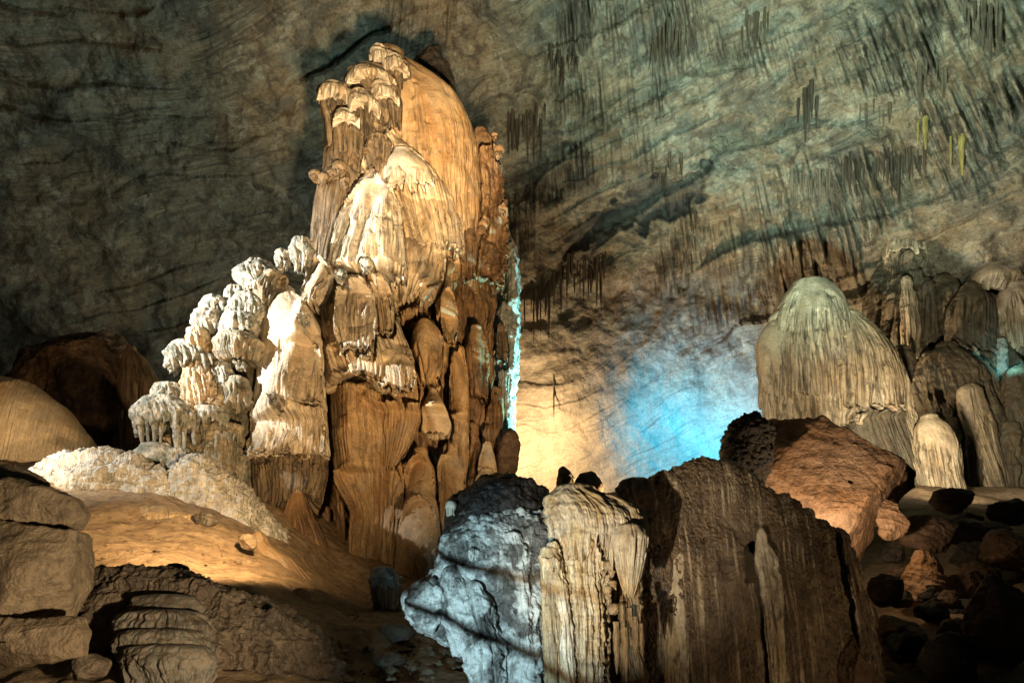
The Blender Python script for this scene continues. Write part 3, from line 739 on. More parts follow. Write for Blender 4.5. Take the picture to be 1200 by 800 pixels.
# ------------------------------------------------------------------ knobbly stack on the left
stk = empty('stalagmite_stack', W(240, 580, 22), 'knobbly white coral-like stalagmite stack of mushroom caps leaning on the left of the tall column', 'stalagmite')
PENDING = []
def Q(rows, d, mat=M_crust, name='cap', **kw):
    kw.setdefault('fl', ((7, 2.6, 60), (3.4, 1.2, 40))); kw.setdefault('on', .3); kw.setdefault('pop', 2.4); kw.setdefault('tooth', 6); kw.setdefault('fringe', 4); kw.setdefault('k', .9)
    kw.setdefault('rough', 1.4); kw.setdefault('rs', 9)
    return lobe(name, rows, d, mat, stk, **kw)
Q([(318, 300, 330), (345, 282, 325), (380, 255, 318), (420, 232, 312), (470, 218, 306), (520, 208, 302), (575, 200, 300)], 22.4, M_stack, 'core', k=.6, pop=2.2, rough=2.5, on=.1, bot=False)
Q([(284, 343, 364), (290, 338, 369), (303, 340, 370), (316, 347, 364)], 20.9, name='knob', cap=6)
Q([(296, 324, 338), (301, 320, 342), (308, 323, 342), (314, 327, 340)], 20.9, name='knob', cap=4)
Q([(312, 290, 318), (318, 279, 330), (326, 274, 334), (334, 284, 330), (345, 292, 326)], 21.4, cap=6, k=1)
Q([(322, 310, 330), (335, 300, 325), (358, 302, 318)], 21.0, M_stack, cap=6, on=0)
Q([(338, 266, 282), (344, 260, 290), (352, 262, 292), (366, 268, 290)], 21.3, cap=4)
Q([(352, 240, 264), (357, 233, 270), (364, 231, 274), (372, 240, 270)], 21.2, cap=5, ringed=1.6)
Q([(368, 230, 262), (375, 222, 266), (384, 224, 266), (394, 238, 262)], 21.0, cap=4, ringed=1.5)
Q([(350, 276, 306), (358, 270, 314), (370, 270, 316), (385, 276, 310)], 21.2, cap=7, pop=2)
Q([(372, 262, 300), (380, 256, 308), (394, 260, 304)], 20.9, cap=5, pop=2)
Q([(388, 220, 240), (394, 215, 247), (404, 216, 248), (415, 224, 242)], 20.6, M_cream, cap=5, pop=1.6)
Q([(396, 255, 300), (404, 246, 310), (418, 248, 306), (424, 262, 300)], 20.8, M_stack, cap=5, pop=1.8)
Q([(404, 205, 232), (411, 198, 246), (420, 196, 250), (426, 200, 250)], 20.7, cap=5, tooth=12, fl=((9, 3, 60), (3.4, 1, 40)))
for (x, y1, w) in ((201, 434, 7), (210, 431, 6), (219, 430, 7), (228, 432, 6), (238, 434, 7), (246, 428, 5)):
    drip('stalactite', x, 415, y1, w, 20.3, M_crust, stk, bend=3)
Q([(430, 220, 244), (440, 213, 252), (460, 212, 256), (490, 218, 254)], 20.7, M_cream, 'stem', cap=6, pop=2.4, on=.1)
Q([(428, 250, 268), (436, 246, 276), (450, 250, 278)], 20.7, cap=6, pop=2)
Q([(446, 262, 290), (455, 256, 296), (475, 260, 296)], 20.8, M_stack, cap=5, pop=2)
Q([(452, 186, 210), (457, 180, 216), (466, 180, 218)], 20.6, cap=4, pop=1.8)
Q([(470, 170, 212), (476, 157, 228), (484, 153, 236), (492, 154, 238), (500, 160, 234)], 20.4, cap=7, tooth=12, k=.7, fringe=6)
for (x, y1, w, bd) in ((163, 522, 9, 4), (172, 520, 6, 2), (181, 524, 8, 0), (190, 521, 6, -2), (207, 536, 13, 2), (216, 530, 8, 0), (226, 522, 9, 2)):
    drip('stalactite', x, 488, y1, w, 20.1, M_crust, stk, bend=bd, tip=.35)
Q([(496, 236, 262), (508, 226, 274), (530, 222, 276), (560, 222, 276)], 20.9, M_stack, 'stem', cap=6, pop=2, on=.1)
rk = np.random.default_rng(5)
for _i in range(34):
    t_ = rk.uniform(0, 1); yk = 325 + t_ * 205
    xk = np.interp(yk, [320, 350, 380, 410, 440, 470, 530], [300, 262, 236, 214, 214, 186, 200]) + abs(rk.normal()) * 34 + 6
    r_ = rk.uniform(3.5, 8)
    Q([(yk - r_ * .5, xk - r_ * .8, xk + r_ * .8), (yk, xk - r_ * 1.2, xk + r_ * 1.2), (yk + r_ * .8, xk - r_ * .9, xk + r_ * .9)], 20.9 + .3 * rk.uniform(-1, 1) - .002 * (yk - 400), M_crust if rk.uniform() < .6 else M_cream, 'knob', cap=r_ * .6, on=.3, pop=1.4, ps=4, tooth=4, fringe=1.5)
Q([(480, 226, 262), (487, 222, 270), (496, 226, 266)], 20.5, cap=4, pop=2)
Q([(500, 262, 284), (507, 256, 292), (516, 260, 290)], 20.8, M_stack, cap=4, pop=2)
Q([(523, 168, 200), (530, 158, 208), (545, 154, 214)], 20.3, name='base', cap=4, pop=1.2, on=.9)
Q([(530, 196, 224), (540, 190, 232), (560, 188, 234)], 20.2, name='base', cap=5, pop=2.2, on=.9)

fuse(PENDING, .034, up=1.2, side=1.8, tol=.25, deep=.3); PENDING = None

# crusted mounds under the stack
def thing(o, label, cat, group=None): return props(o, label, cat, group)
thing(blob('flowstone_mound', [(40, 560), (62, 538), (90, 530), (140, 532), (175, 540), (205, 556), (222, 580), (238, 606), (150, 618), (70, 605), (30, 590)], 19.8, M_frost, T=.9, facets=3, rough=5, rs=30, rid=3, pop=1.9, ps=9, strata=1.6, sp=7, sdir=(.1, 1), ex=.9), 'low bumpy white crusted mound in front of the stalagmite stack', 'mound')
thing(blob('flowstone_mound', [(196, 588), (206, 556), (228, 537), (248, 536), (275, 560), (300, 585), (335, 625), (345, 665), (280, 660), (225, 625)], 20.0, M_frost, T=.8, facets=3, rough=3, rs=24, rid=2.5, pop=2.2, ps=7, ex=.9), 'cone-shaped grainy mound between the stalagmite stack and the column foot', 'mound')
thing(blob('flowstone_mound', [(60, 600), (120, 594), (200, 594), (250, 606), (300, 640), (325, 690), (270, 705), (170, 680), (90, 660), (50, 630)], 17.6, M_mound, T=.7, facets=3, rough=2.5, rs=50, ex=.9), 'smooth orange sand-coloured swell below the white crusted mound', 'mound')
thing(blob('rock', [(228, 604), (238, 599), (254, 602), (256, 612), (246, 617), (232, 614)], 17.0, M_layer, T=.9, facets=5, rough=1.2, rs=8, strata=1, sp=3), 'flat layered grey stone lying at the shadow edge on the white slope', 'rock')
thing(blob('rock', [(278, 632), (286, 624), (298, 626), (300, 640), (290, 646), (280, 642)], 16.0, M_leftrock, T=.8, facets=12, fcut=(.45, .75), rough=1.2, rs=10), 'small tan stone sitting alone on the orange slope', 'rock')
thing(blob('rock', [(191, 668), (196, 661), (210, 660), (221, 664), (221, 671), (205, 673)], 10.6, M_black, T=1, facets=6, rough=1.0, rs=10), 'small black stone on top of the dark foreground outcrop', 'rock')

flow_ = empty('flowstone_cascade', W(380, 760, 14), 'brown fluted flowstone cascade running down from the column foot into the gully', 'flowstone')
for rows_, dd in (([(634, 292, 312), (655, 296, 346), (700, 306, 386), (740, 320, 420), (800, 340, 450)], 17.0), ([(690, 268, 290), (705, 262, 322), (740, 272, 372), (790, 300, 420)], 14.6), ([(700, 340, 362), (720, 336, 396), (760, 352, 450), (810, 380, 480)], 14.4)):
    lobe('flow', rows_, dd, M_flow, flow_, k=.5, cap=12, on=0, fl=((12, 2.2, 200), (5, .9, 90)), gain=1.1, slot=0, rough=2.5, rs=26, bot=False)

gv = []
rg = np.random.default_rng(9)
ico = np.array([(math.cos(a) * math.cos(e), math.sin(a) * math.cos(e), math.sin(e)) for e in np.linspace(-1.5, 1.5, 5) for a in np.linspace(0, 2 * math.pi, 8)]).reshape(5, 8, 3)
gV = []; gF = []
for i_ in range(520):
    x = rg.uniform(-8, 1.5); y = rg.uniform(7.5, 18)
    if rg.uniform() < .5: x = rg.uniform(-3.2, 0); y = rg.uniform(10, 15)
    z = float(ground_z(np.array(x), np.array(y))); r = .02 + .07 * rg.uniform() ** 4
    q = ico * np.array([r * rg.uniform(.8, 1.6), r * rg.uniform(.8, 1.6), r * rg.uniform(.5, .9)]) * rg.uniform(.75, 1.2, (5, 8, 1)) + np.array([x, y, z + r * .1])
    q[:, -1] = q[:, 0]
    b0 = len(gV) * 40; gV.append(q.reshape(-1, 3))
    gF += [(b0 + r_ * 8 + c_, b0 + r_ * 8 + c_ + 1, b0 + (r_ + 1) * 8 + c_ + 1, b0 + (r_ + 1) * 8 + c_) for r_ in range(4) for c_ in range(7)]
gm = bpy.data.meshes.new('gravel'); gm.from_pydata(np.concatenate(gV).tolist(), [], gF); gm.materials.append(M_leftrock)
go = bpy.data.objects.new('gravel', gm); COL.objects.link(go)
props(go, 'scattered grit and small stones on the sandy slope and gully', 'gravel', kind='stuff')

# left background dome and pale mound
bd_ = empty('dome_boulder', W(100, 545, 31), 'dark brown dome-shaped boulder in the shade behind the smooth tan mound', 'boulder')
blob('body', [(8, 440), (24, 402), (50, 385), (88, 378), (118, 388), (148, 408), (162, 450), (160, 545), (90, 560), (5, 545)], 32, M_backdome, bd_, T=.8, facets=8, rough=5, rs=34, rid=2.5, ex=.85)
lobe('drapery', [(410, 148, 158), (420, 143, 172), (445, 140, 184), (490, 138, 188), (550, 136, 190)], 31, M_brown, bd_, k=.8, cap=6, on=.1, fl=((12, 2.6, 200), (4, .8, 60)))
thing(blob('pale_mound', [(-120, 470), (-60, 448), (0, 443), (38, 450), (78, 478), (103, 508), (118, 540), (100, 580), (0, 600), (-120, 590)], 24, M_mound, T=.7, facets=0, rough=3, rs=70, ex=1, octs=4), 'smooth rounded tan flowstone mound at the left edge', 'mound')

# left foreground boulders
thing(blob('boulder', [(-60, 560), (-30, 546), (8, 542), (36, 552), (58, 566), (50, 575), (0, 572), (-60, 575)], 8.9, M_leftrock, T=.9, facets=8, rough=2, rs=24), 'low rounded cap rock, topmost of the boulder pile at the left edge', 'boulder', 'boulders piled at the left edge')
thing(blob('boulder', [(-70, 575), (-20, 562), (20, 562), (60, 572), (90, 586), (99, 602), (93, 622), (50, 620), (0, 612), (-70, 612)], 8.4, M_leftrock, T=.8, facets=10, fcut=(.58, .88), rid=1.0, rough=2.2, rs=24, ex=.6), 'dark-bottomed brown block under the cap rock in the left pile', 'boulder', 'boulders piled at the left edge')
thing(blob('boulder', [(-80, 615), (-20, 604), (40, 618), (92, 624), (96, 650), (88, 690), (70, 728), (0, 736), (-80, 735)], 8.3, M_leftrock, T=.7, facets=9, fcut=(.58, .88), rid=1.0, rough=2.5, rs=30, ex=.55), 'largest tan boulder, middle of the pile at the left edge', 'boulder', 'boulders piled at the left edge')
thing(blob('boulder', [(-80, 728), (-20, 724), (50, 724), (94, 722), (101, 742), (96, 768), (50, 778), (0, 784), (-80, 784)], 7.8, M_leftrock, T=.7, facets=10, fcut=(.58, .88), rid=1.0, rough=2, rs=30, ex=.5), 'flat grey-brown slab, lowest of the pile at the left edge', 'boulder', 'boulders piled at the left edge')
thing(blob('outcrop', [(78, 720), (86, 690), (118, 672), (150, 664), (185, 668), (235, 682), (290, 698), (335, 716), (372, 744), (392, 775), (405, 830), (250, 870), (80, 870)], 9.6, M_darkleft, T=.55, facets=9, rough=6, rs=34, rid=4, ex=.7, pop=1.8, ps=6, strata=1.5, sp=8), 'broad dark brown rock outcrop across the lower left foreground', 'rock outcrop')
lay = empty('layered_rock', W(190, 800, 8.4), 'dark tiered flowstone rock with drip fringes in front of the outcrop', 'flowstone rock')
for i, (y, xl, xr, dd) in enumerate(((704, 148, 240, 8.9), (722, 132, 250, 8.6), (744, 130, 250, 8.4), (762, 138, 256, 8.2))):
    lobe('tier', [(y, xl + 12, xr - 10), (y + 7, xl, xr), (y + 18, xl + 2, xr - 2), (y + 30, xl + 10, xr - 6), (y + 60, xl + 12, xr - 6)], dd, M_layer, lay, k=.45, cap=9, on=.15, jag=.2, fl=((8, 2.4, 60), (4, 1.2, 40)), rough=4, rs=18, pop=2.4, ps=6, tooth=14, fringe=7, gain=2.2)
thing(blob('rock', [(80, 775), (110, 765), (128, 775), (120, 792), (90, 798)], 8.0, M_darkleft, T=1, facets=8, rough=1.5, rs=14), 'small dark rock between the lowest slab and the tiered rock', 'rock')
st_ = empty('small_stalagmite', W(452, 730, 15.5), 'short rippled stalagmite with a pale frosted top beside the grey foreground rock', 'stalagmite')
lobe('stem', [(676, 432, 470), (690, 431, 471), (710, 436, 468), (740, 438, 468)], 15.5, M_brown, st_, k=.9, cap=4, on=0, pop=1.6, ps=5, fl=((6, 2, 60), (3, 1, 40)), ringed=1.5, bot=False)
lobe('cap', [(668, 436, 462), (673, 431, 468), (680, 431, 470), (686, 434, 468)], 15.3, M_crust, st_, k=.95, cap=5, on=.6, pop=1, ps=4)
rng = np.random.default_rng(3)
lbl = ['flat dark stone lying in the gully left of the grey rock', 'dark stone half buried in sand at the gully edge', 'dark block in the gully under the short stalagmite', 'rounded dark stone at the bottom of the gully']
for i, (x, y, r, dd) in enumerate(((412, 742, 12, 13.5), (352, 726, 9, 12.6), (462, 742, 20, 13), (455, 775, 16, 11.5))):
    pts = [(x + r * 1.3 * math.cos(a) * rng.uniform(.8, 1.1), y + r * .7 * math.sin(a) * rng.uniform(.8, 1.1)) for a in np.linspace(0, 2 * math.pi, 9)[:-1]]
    thing(blob('gully_stone', pts, dd, M_darkleft, T=.9, facets=9, rough=1.5, rs=12), lbl[i], 'stone', 'stones in the gully')

# ------------------------------------------------------------------ foreground centre
D0 = 9.6
gr = empty('crusted_rock', W(580, 830, 9.6), 'blue-grey crusted rock with a black crown left of the rippled pedestal', 'rock')
blob('body', [(545, 600), (575, 590), (640, 600), (672, 640), (700, 850), (600, 870), (556, 800), (532, 762), (508, 746), (488, 736), (476, 716), (472, 700), (490, 684), (510, 660), (520, 630)], 9.9, M_blue, gr, T=.6, facets=5, rough=5, rs=30, pop=2.2, ps=9, ex=.8, flute=2.0, fs=12, center=(590, 700), keep=1)
blob('crown', [(512, 655), (520, 615), (527, 592), (545, 574), (562, 565), (592, 557), (620, 562), (642, 574), (655, 600), (640, 625), (600, 640), (560, 652), (530, 668)], 10.1, M_black, gr, T=.85, facets=6, rough=4.5, rs=26, pop=1.6, ps=9, ex=.85)
blob('lump', [(474, 702), (490, 686), (508, 676), (522, 690), (520, 725), (505, 742), (488, 734), (476, 716)], 9.3, M_blue, gr, T=.9, facets=4, rough=3, rs=16, pop=1.2)
lobe('knob', [(590, 523, 535), (596, 521, 536), (604, 524, 534)], 9.6, M_ped, gr, cap=4, k=1, on=.4, pop=.8, tooth=2, fringe=1)
lobe('drapery', [(632, 592, 610), (645, 585, 622), (690, 582, 628), (760, 588, 632), (840, 590, 640)], 9.3, M_blue, gr, k=.6, cap=10, on=.1, pop=2, ps=8, rough=3, fl=((9, 3, 100), (4, 1.2, 50)), bot=False)
lobe('drapery', [(690, 545, 565), (705, 535, 580), (760, 540, 592), (850, 560, 600)], 9.2, M_blue, gr, k=.6, cap=10, on=.1, pop=2.4, ps=8, rough=3.5, fl=((9, 2.6, 100), (4, 1.2, 50)), bot=False)
lobe('drapery', [(672, 520, 545), (685, 512, 560), (720, 515, 570), (770, 530, 580)], 9.3, M_blue, gr, k=.7, cap=10, on=.3, pop=2.6, ps=8, rough=3.5)
for o_, dd in (([(596, 622), (604, 600), (616, 612), (622, 640), (606, 650), (598, 640)], 9.5), ([(622, 612), (632, 596), (646, 606), (648, 632), (630, 636)], 9.6)):
    blob('spike', o_, dd, M_blue, gr, T=.9, facets=9, rough=1.5, rs=10)
blob('crust', [(548, 648), (552, 640), (560, 644), (561, 656), (552, 660)], 9.2, M_crust, gr, T=.8, facets=4, rough=1.5, rs=8, pop=1)

pd = empty('pedestal_stalagmite', W(700, 840, 9.2), 'cream and ochre rippled pedestal stalagmite with an overhanging cap, lit brightest in the foreground', 'stalagmite')
FPIPE = ((8, 2.2, 140), (3.6, .9, 40))
PENDING = []
lobe('cap', [(573, 652, 690), (580, 642, 718), (590, 640, 742), (602, 641, 757), (615, 643, 762), (628, 646, 760), (645, 650, 752)], 9.2, M_ped, pd, k=.6, cap=7, on=.16, jag=.12, fl=((9, 3.0, 140), (4, 1.2, 40)), rough=2.0, rs=14, pop=1.6, ps=5, tooth=22, fringe=10, ringed=1.0)
lobe('stem', [(610, 650, 718), (640, 654, 716), (700, 660, 714), (760, 664, 714), (840, 664, 716)], 9.22, M_ped, pd, k=.75, cap=5, on=0, fl=((9, 3.0, 200), (4, 1.2, 40)), rough=1.8, rs=10, pop=2.0, ps=4.5, bot=False, ringed=1.6)
lobe('stem', [(640, 640, 655), (680, 648, 664), (740, 654, 672), (840, 656, 676)], 9.0, M_ped, pd, k=.8, cap=6, on=0, fl=FPIPE, pop=1, ps=5, bot=False)
lobe('stem', [(640, 712, 752), (700, 714, 752), (780, 716, 756), (850, 716, 760)], 9.75, M_pedbrown, pd, k=.5, cap=5, on=0, fl=((9, 3, 100), (4, 1.2, 50)), pop=1.8, ps=7, rough=2.5, bot=False)
lobe('hanging_pedestal', [(618, 724, 750), (624, 717, 758), (632, 716, 760), (645, 719, 758), (665, 723, 754), (685, 728, 748), (697, 733, 742)], 8.9, M_ped, pd, k=.8, cap=5, on=.2, fl=((7, 2.2, 200), (3.2, .7, 60)), tooth=5, fringe=3)
fuse(PENDING, .0115, up=1, side=1.8, tol=.1, deep=.12); PENDING = None
for (x, y, r) in ((713, 662, 6), (717, 672, 5), (708, 672, 5), (718, 684, 5), (712, 690, 5), (720, 712, 6)):
    lobe('knob', [(y - r * .4, x - r, x + r), (y, x - r, x + r), (y + r, x - r * .7, x + r * .7)], 8.95, M_pedbrown, pd, cap=r * .6, on=.9, pop=1, ps=4, k=1, tooth=2, fringe=1)
for (x, y0, y1, w) in ((722, 728, 790, 9), (733, 735, 800, 8), (744, 722, 775, 9), (752, 730, 770, 6), (738, 712, 735, 6)):
    drip('stalactite', x, y0, y1, w, 9.0, M_pedbrown, pd, bend=1, bulb=1)
sc_ = empty('ribbed_column', W(648, 830, 9), 'slim ribbed brown column with a small white cap left of the pedestal', 'stalagmite')
lobe('cap', [(645, 634, 652), (650, 628, 660), (656, 627, 664), (664, 634, 662)], 9.0, M_ped, sc_, k=.9, cap=6, on=.4, pop=1, tooth=8)
lobe('stem', [(655, 632, 661), (700, 634, 662), (760, 636, 664), (850, 638, 668)], 9.05, M_pedbrown, sc_, k=.8, cap=3, on=0, fl=((8, 2.6, 200), (3.6, .9, 60)), pop=.9, ps=5, bot=False)

# dark slab
sl = empty('dark_slab', W(890, 840, 10), 'broad dark brown flowstone slab with pale vertical streaks right of the pedestal', 'flowstone slab')
blob('body', [(752, 580), (772, 556), (795, 548), (822, 536), (852, 545), (885, 562), (932, 591), (984, 630), (998, 660), (1012, 705), (1030, 770), (1050, 880), (740, 880), (750, 720)], 10.4, M_slab, sl, T=.2, facets=0, rough=3.0, rs=50, ex=.35, flute=3.0, fs=19, rid=1.2, pop=.5, ps=4, gran=1.2, keep=3, dens=1.15, oj=5, ojs=14)
lobe('crust', [(566, 728, 762), (572, 722, 775), (585, 724, 778), (600, 740, 776), (640, 752, 776)], 10.0, M_slab, sl, k=.6, cap=7, on=.3, pop=2, ps=6, rough=2)
lobe('rib', [(556, 772, 784), (580, 768, 792), (650, 772, 802), (720, 778, 812), (840, 786, 826)], 10.12, M_slab, sl, k=.3, cap=6, on=.9, pop=.8, ps=3, rough=1.5, bot=False)
M_streak = flowstone('pale_streak', (.40, .28, .14), (.5, .42, .3), (.74, .70, .6), .9, (.06, .04, .025), .8, S9)
lobe('rib', [(634, 886, 898), (652, 884, 910), (700, 892, 917), (760, 900, 924), (850, 908, 932)], 9.95, M_streak, sl, k=.28, cap=16, on=0, fl=((9, 2.4, 200), (4, 1, 60)), pop=.8, bot=False, label='pale cream and ochre streak')
lobe('rib', [(660, 790, 802), (700, 782, 800), (760, 776, 806), (850, 776, 812)], 10.05, M_streak, sl, k=.25, cap=14, on=.2, pop=.8, bot=False, label='pale lower streak')
lobe('rib', [(634, 986, 994), (680, 996, 1008), (740, 1008, 1022), (840, 1020, 1046)], 9.9, M_slab, sl, k=.8, cap=5, on=0, pop=2, ps=5, rough=2, bot=False)
thing(blob('rock', [(652, 568), (655, 548), (660, 545), (668, 550), (674, 560), (672, 575), (655, 578)], 12.5, M_leftrock, T=1, facets=12, rough=1, rs=12), 'pointed brown stone standing behind the pedestal cap', 'rock')
thing(blob('rock', [(672, 566), (680, 554), (694, 551), (704, 560), (708, 575), (690, 584), (672, 578)], 12.2, M_leftrock, T=1, facets=12, rough=1, rs=12), 'rounded brown stone beside the pointed one behind the pedestal cap', 'rock')

# ------------------------------------------------------------------ right: boulder, rubble
rb = empty('ochre_boulder', W(960, 680, 14), 'large jagged ochre boulder with a dark left end, partly shade put into its colour, behind the dark slab', 'boulder')
blob('body', [(876, 482), (890, 476), (922, 481), (966, 491), (1000, 512), (1046, 548), (1078, 568), (1070, 590), (1042, 608), (1034, 640), (1036, 664), (1016, 680), (980, 660), (930, 620), (890, 580), (878, 530)], 14, M_boulder, rb, T=.75, facets=12, fcut=(.5, .8), rough=2.2, rs=40, rid=1.2, strata=.8, sp=11, sdir=(.55, 1), ex=.6, keep=.15, oj=5, ojs=16)
blob('shaded_dark_end', [(847, 528), (852, 502), (864, 488), (884, 482), (905, 500), (904, 540), (890, 572), (868, 560), (850, 545)], 13.6, M_boulderdark, rb, T=.9, facets=6, rough=4, rs=16, pop=2.6, ps=6)  # dark rock, with the left face's shade put into its near-black colour
RB = [((1052, 560), 30, 22, 15.5, M_rubble, 'brown block wedged against the right end of the ochre boulder'),
      ((1098, 622), 42, 26, 14, M_rubble, 'pale-topped brown block at the head of the right rubble slope'),
      ((1092, 682), 36, 44, 12.5, M_boulder, 'rounded rust-brown boulder deep in the shadow on the right'),
      ((1150, 622), 48, 22, 15, M_rubble, 'flat brown slab below the far right flowstone wall'),
      ((1046, 610), 20, 30, 13.4, M_boulder, 'small orange wedge of rock under the ochre boulder'),
      ((1190, 640), 40, 34, 13, M_rubble, 'dark boulder at the right edge above the shadow'),
      ((1178, 730), 44, 60, 9.5, M_rubble, 'big dark boulder in the lower right corner'),
      ((1060, 752), 46, 40, 10.5, M_rubble, 'dark brown rock at the right foot of the slab'),
      ((1040, 690), 24, 20, 11.5, M_rubble, 'small brown stone beside the right edge of the slab'),
      ((1125, 775), 44, 36, 9.5, M_boulderdark, 'blackish rock at the bottom between the shadowed boulders'),
      ((1140, 690), 34, 26, 13, M_rubble, 'dark angular rock behind the lower right boulder'),
      ((1120, 585), 30, 18, 17, M_rubble, 'long brown ledge stone at the foot of the far flowstone wall'),
      ((1190, 600), 34, 18, 17, M_boulderdark, 'dark jagged rock at the right edge under the flowstone wall'),
      ((1010, 780), 30, 40, 9.9, M_rubble, 'dark rock tucked behind the lower right corner of the slab')]
rng = np.random.default_rng(11)
for (x, y), rx, ry, dd, mt, lb in RB:
    pts = [(x + rx * math.cos(a) * rng.uniform(.78, 1.12), y + ry * math.sin(a) * rng.uniform(.78, 1.12)) for a in np.linspace(0, 2 * math.pi, 11)[:-1]]
    thing(blob('rubble_rock', pts, dd, mt, T=.9, facets=16, fcut=(.5, .82), rough=2, rs=20, rid=1.0, strata=.8, sp=6, sdir=(.5, 1), octs=4), lb, 'rock', 'rubble on the right')

for i_ in range(22):
    x = rng.uniform(1035, 1215); y = rng.uniform(612, 760); rx = rng.uniform(14, 34); ry = rx * rng.uniform(.5, .9)
    dd = float(np.interp(y, [600, 760], [16.5, 10.2])) + rng.uniform(-.5, .5)
    pts = [(x + rx * math.cos(a) * rng.uniform(.72, 1.15), y + ry * math.sin(a) * rng.uniform(.72, 1.15)) for a in np.linspace(0, 2 * math.pi, 10)[:-1]]
    thing(blob('rubble_rock', pts, dd, M_boulderdark if rng.uniform() < .5 else M_rubble, T=.9, facets=16, fcut=(.5, .82), rough=1.6, rs=14, rid=.8, octs=4), 'small dark broken rock filling in between the larger rubble on the right', 'rock', 'rubble fill on the right')

# ------------------------------------------------------------------ right domes
zd = empty('white_dome', W(980, 580, 36), 'pale grey-white dome-shaped stalagmite with streaked flanks on the right', 'stalagmite')
PENDING = []
def Z(rows, d, mat=M_dome, name='drapery', **kw): return lobe(name, rows, d, mat, zd, **kw)
ZF = ((7, 1.8, 120), (3.4, 1.0, 60))
Z([(335, 928, 968), (342, 920, 981), (355, 912, 988), (380, 899, 998), (420, 892, 1005), (470, 892, 1008)], 36, name='dome', cap=7, fl=ZF, on=.2, jag=.1)
Z([(378, 902, 925), (386, 894, 936), (396, 890, 942), (410, 887, 948), (450, 890, 955), (490, 894, 960), (530, 898, 960)], 35.8, cap=14, fl=ZF, on=.4)
Z([(372, 970, 1006), (385, 965, 1022), (400, 958, 1036), (420, 950, 1049), (450, 945, 1058), (490, 945, 1062)], 35.6, cap=8, fl=((6, 2.6, 140), (3.4, 1.2, 60)), on=.2, tooth=8)
Z([(395, 925, 975), (420, 915, 1000), (470, 910, 1010), (500, 910, 1010)], 35.2, cap=12, fl=((6, 2.4, 140), (3.4, 1.2, 60)), on=.3, k=.5, tooth=8)
Z([(425, 1046, 1056), (450, 1044, 1064), (490, 1050, 1074), (540, 1062, 1096), (600, 1075, 1118)], 35, cap=8, fl=ZF, on=.3, rough=2, k=.6)
Z([(480, 945, 1060), (520, 960, 1075), (570, 990, 1090), (600, 1000, 1095)], 36.5, M_far, cap=5, on=.1, bot=False)
fuse(PENDING, .05, up=.6, side=1.0, tol=.5, deep=.7); PENDING = None
z2 = empty('side_dome', W(1105, 600, 34), 'smaller rounded streaked flowstone dome at the right foot of the white dome', 'stalagmite')
lobe('dome', [(490, 1080, 1098), (498, 1072, 1112), (520, 1070, 1124), (560, 1078, 1130), (605, 1090, 1136)], 34, M_dome, z2, cap=6, fl=((7, 2.4, 140), (3.6, 1.2, 60)), on=.25, k=.7)
PENDING = []
pin = empty('pinnacle', W(1058, 430, 44), 'dark pinnacle with a small pale cap rising behind the white dome', 'stalagmite')
lobe('cap', [(271, 1050, 1072), (276, 1044, 1079), (284, 1039, 1086), (300, 1036, 1090)], 42.9, M_dome, pin, k=.7, cap=4, on=.4, fl=((5, 1.8, 100), (3, 1, 50)), tooth=7)
lobe('body', [(280, 1040, 1085), (310, 1028, 1092), (340, 1018, 1100), (380, 1010, 1100), (440, 1000, 1100)], 43.5, M_far, pin, k=.6, cap=6, pop=2.4, rough=4, rs=20, on=.1, fl=((10, 4, 80), (4, 1.5, 50)))
lobe('drapery', [(330, 1055, 1068), (350, 1052, 1075), (390, 1054, 1080), (420, 1056, 1078)], 41.8, M_dome, pin, k=.7, cap=6, on=.1)
lobe('drapery', [(335, 1080, 1095), (350, 1078, 1100), (400, 1076, 1102)], 42, M_far, pin, k=.7, cap=6, on=.1)
fuse(PENDING, .06, up=.8, side=1.3, tol=.6, deep=.8)
PENDING = []
fw = empty('flowstone_bank', W(1140, 600, 40), 'brown bank of draped flowstone ledges filling the right edge behind the rubble', 'flowstone')
def B(rows, d, mat=M_far, name='drapery', **kw): return lobe(name, rows, d, mat, fw, **kw)
BF = ((9, 3, 140), (4, 1.3, 60))
B([(290, 1140, 1160), (310, 1115, 1215), (350, 1100, 1260), (420, 1080, 1280), (620, 1060, 1300)], 44.5, M_far, 'core', k=.45, cap=10, pop=2.5, rough=5, rs=30, fl=BF, on=.1, bot=False)
B([(288, 1146, 1158), (294, 1143, 1163), (304, 1145, 1160)], 42.5, M_boulder, 'knob', k=1, cap=3)
B([(312, 1150, 1185), (322, 1135, 1195), (338, 1125, 1198), (350, 1125, 1190)], 42, M_dome, 'cap', k=.8, cap=8, on=.6, rough=2)
B([(340, 1125, 1150), (355, 1112, 1162), (380, 1106, 1166), (410, 1104, 1166)], 41.5, M_far, cap=8, fl=BF, on=.2, tooth=8)
B([(338, 1175, 1205), (350, 1164, 1225), (365, 1160, 1235), (400, 1166, 1235), (412, 1172, 1230)], 41, M_dome, 'cap', k=.8, cap=8, on=.25, fl=BF, tooth=9)
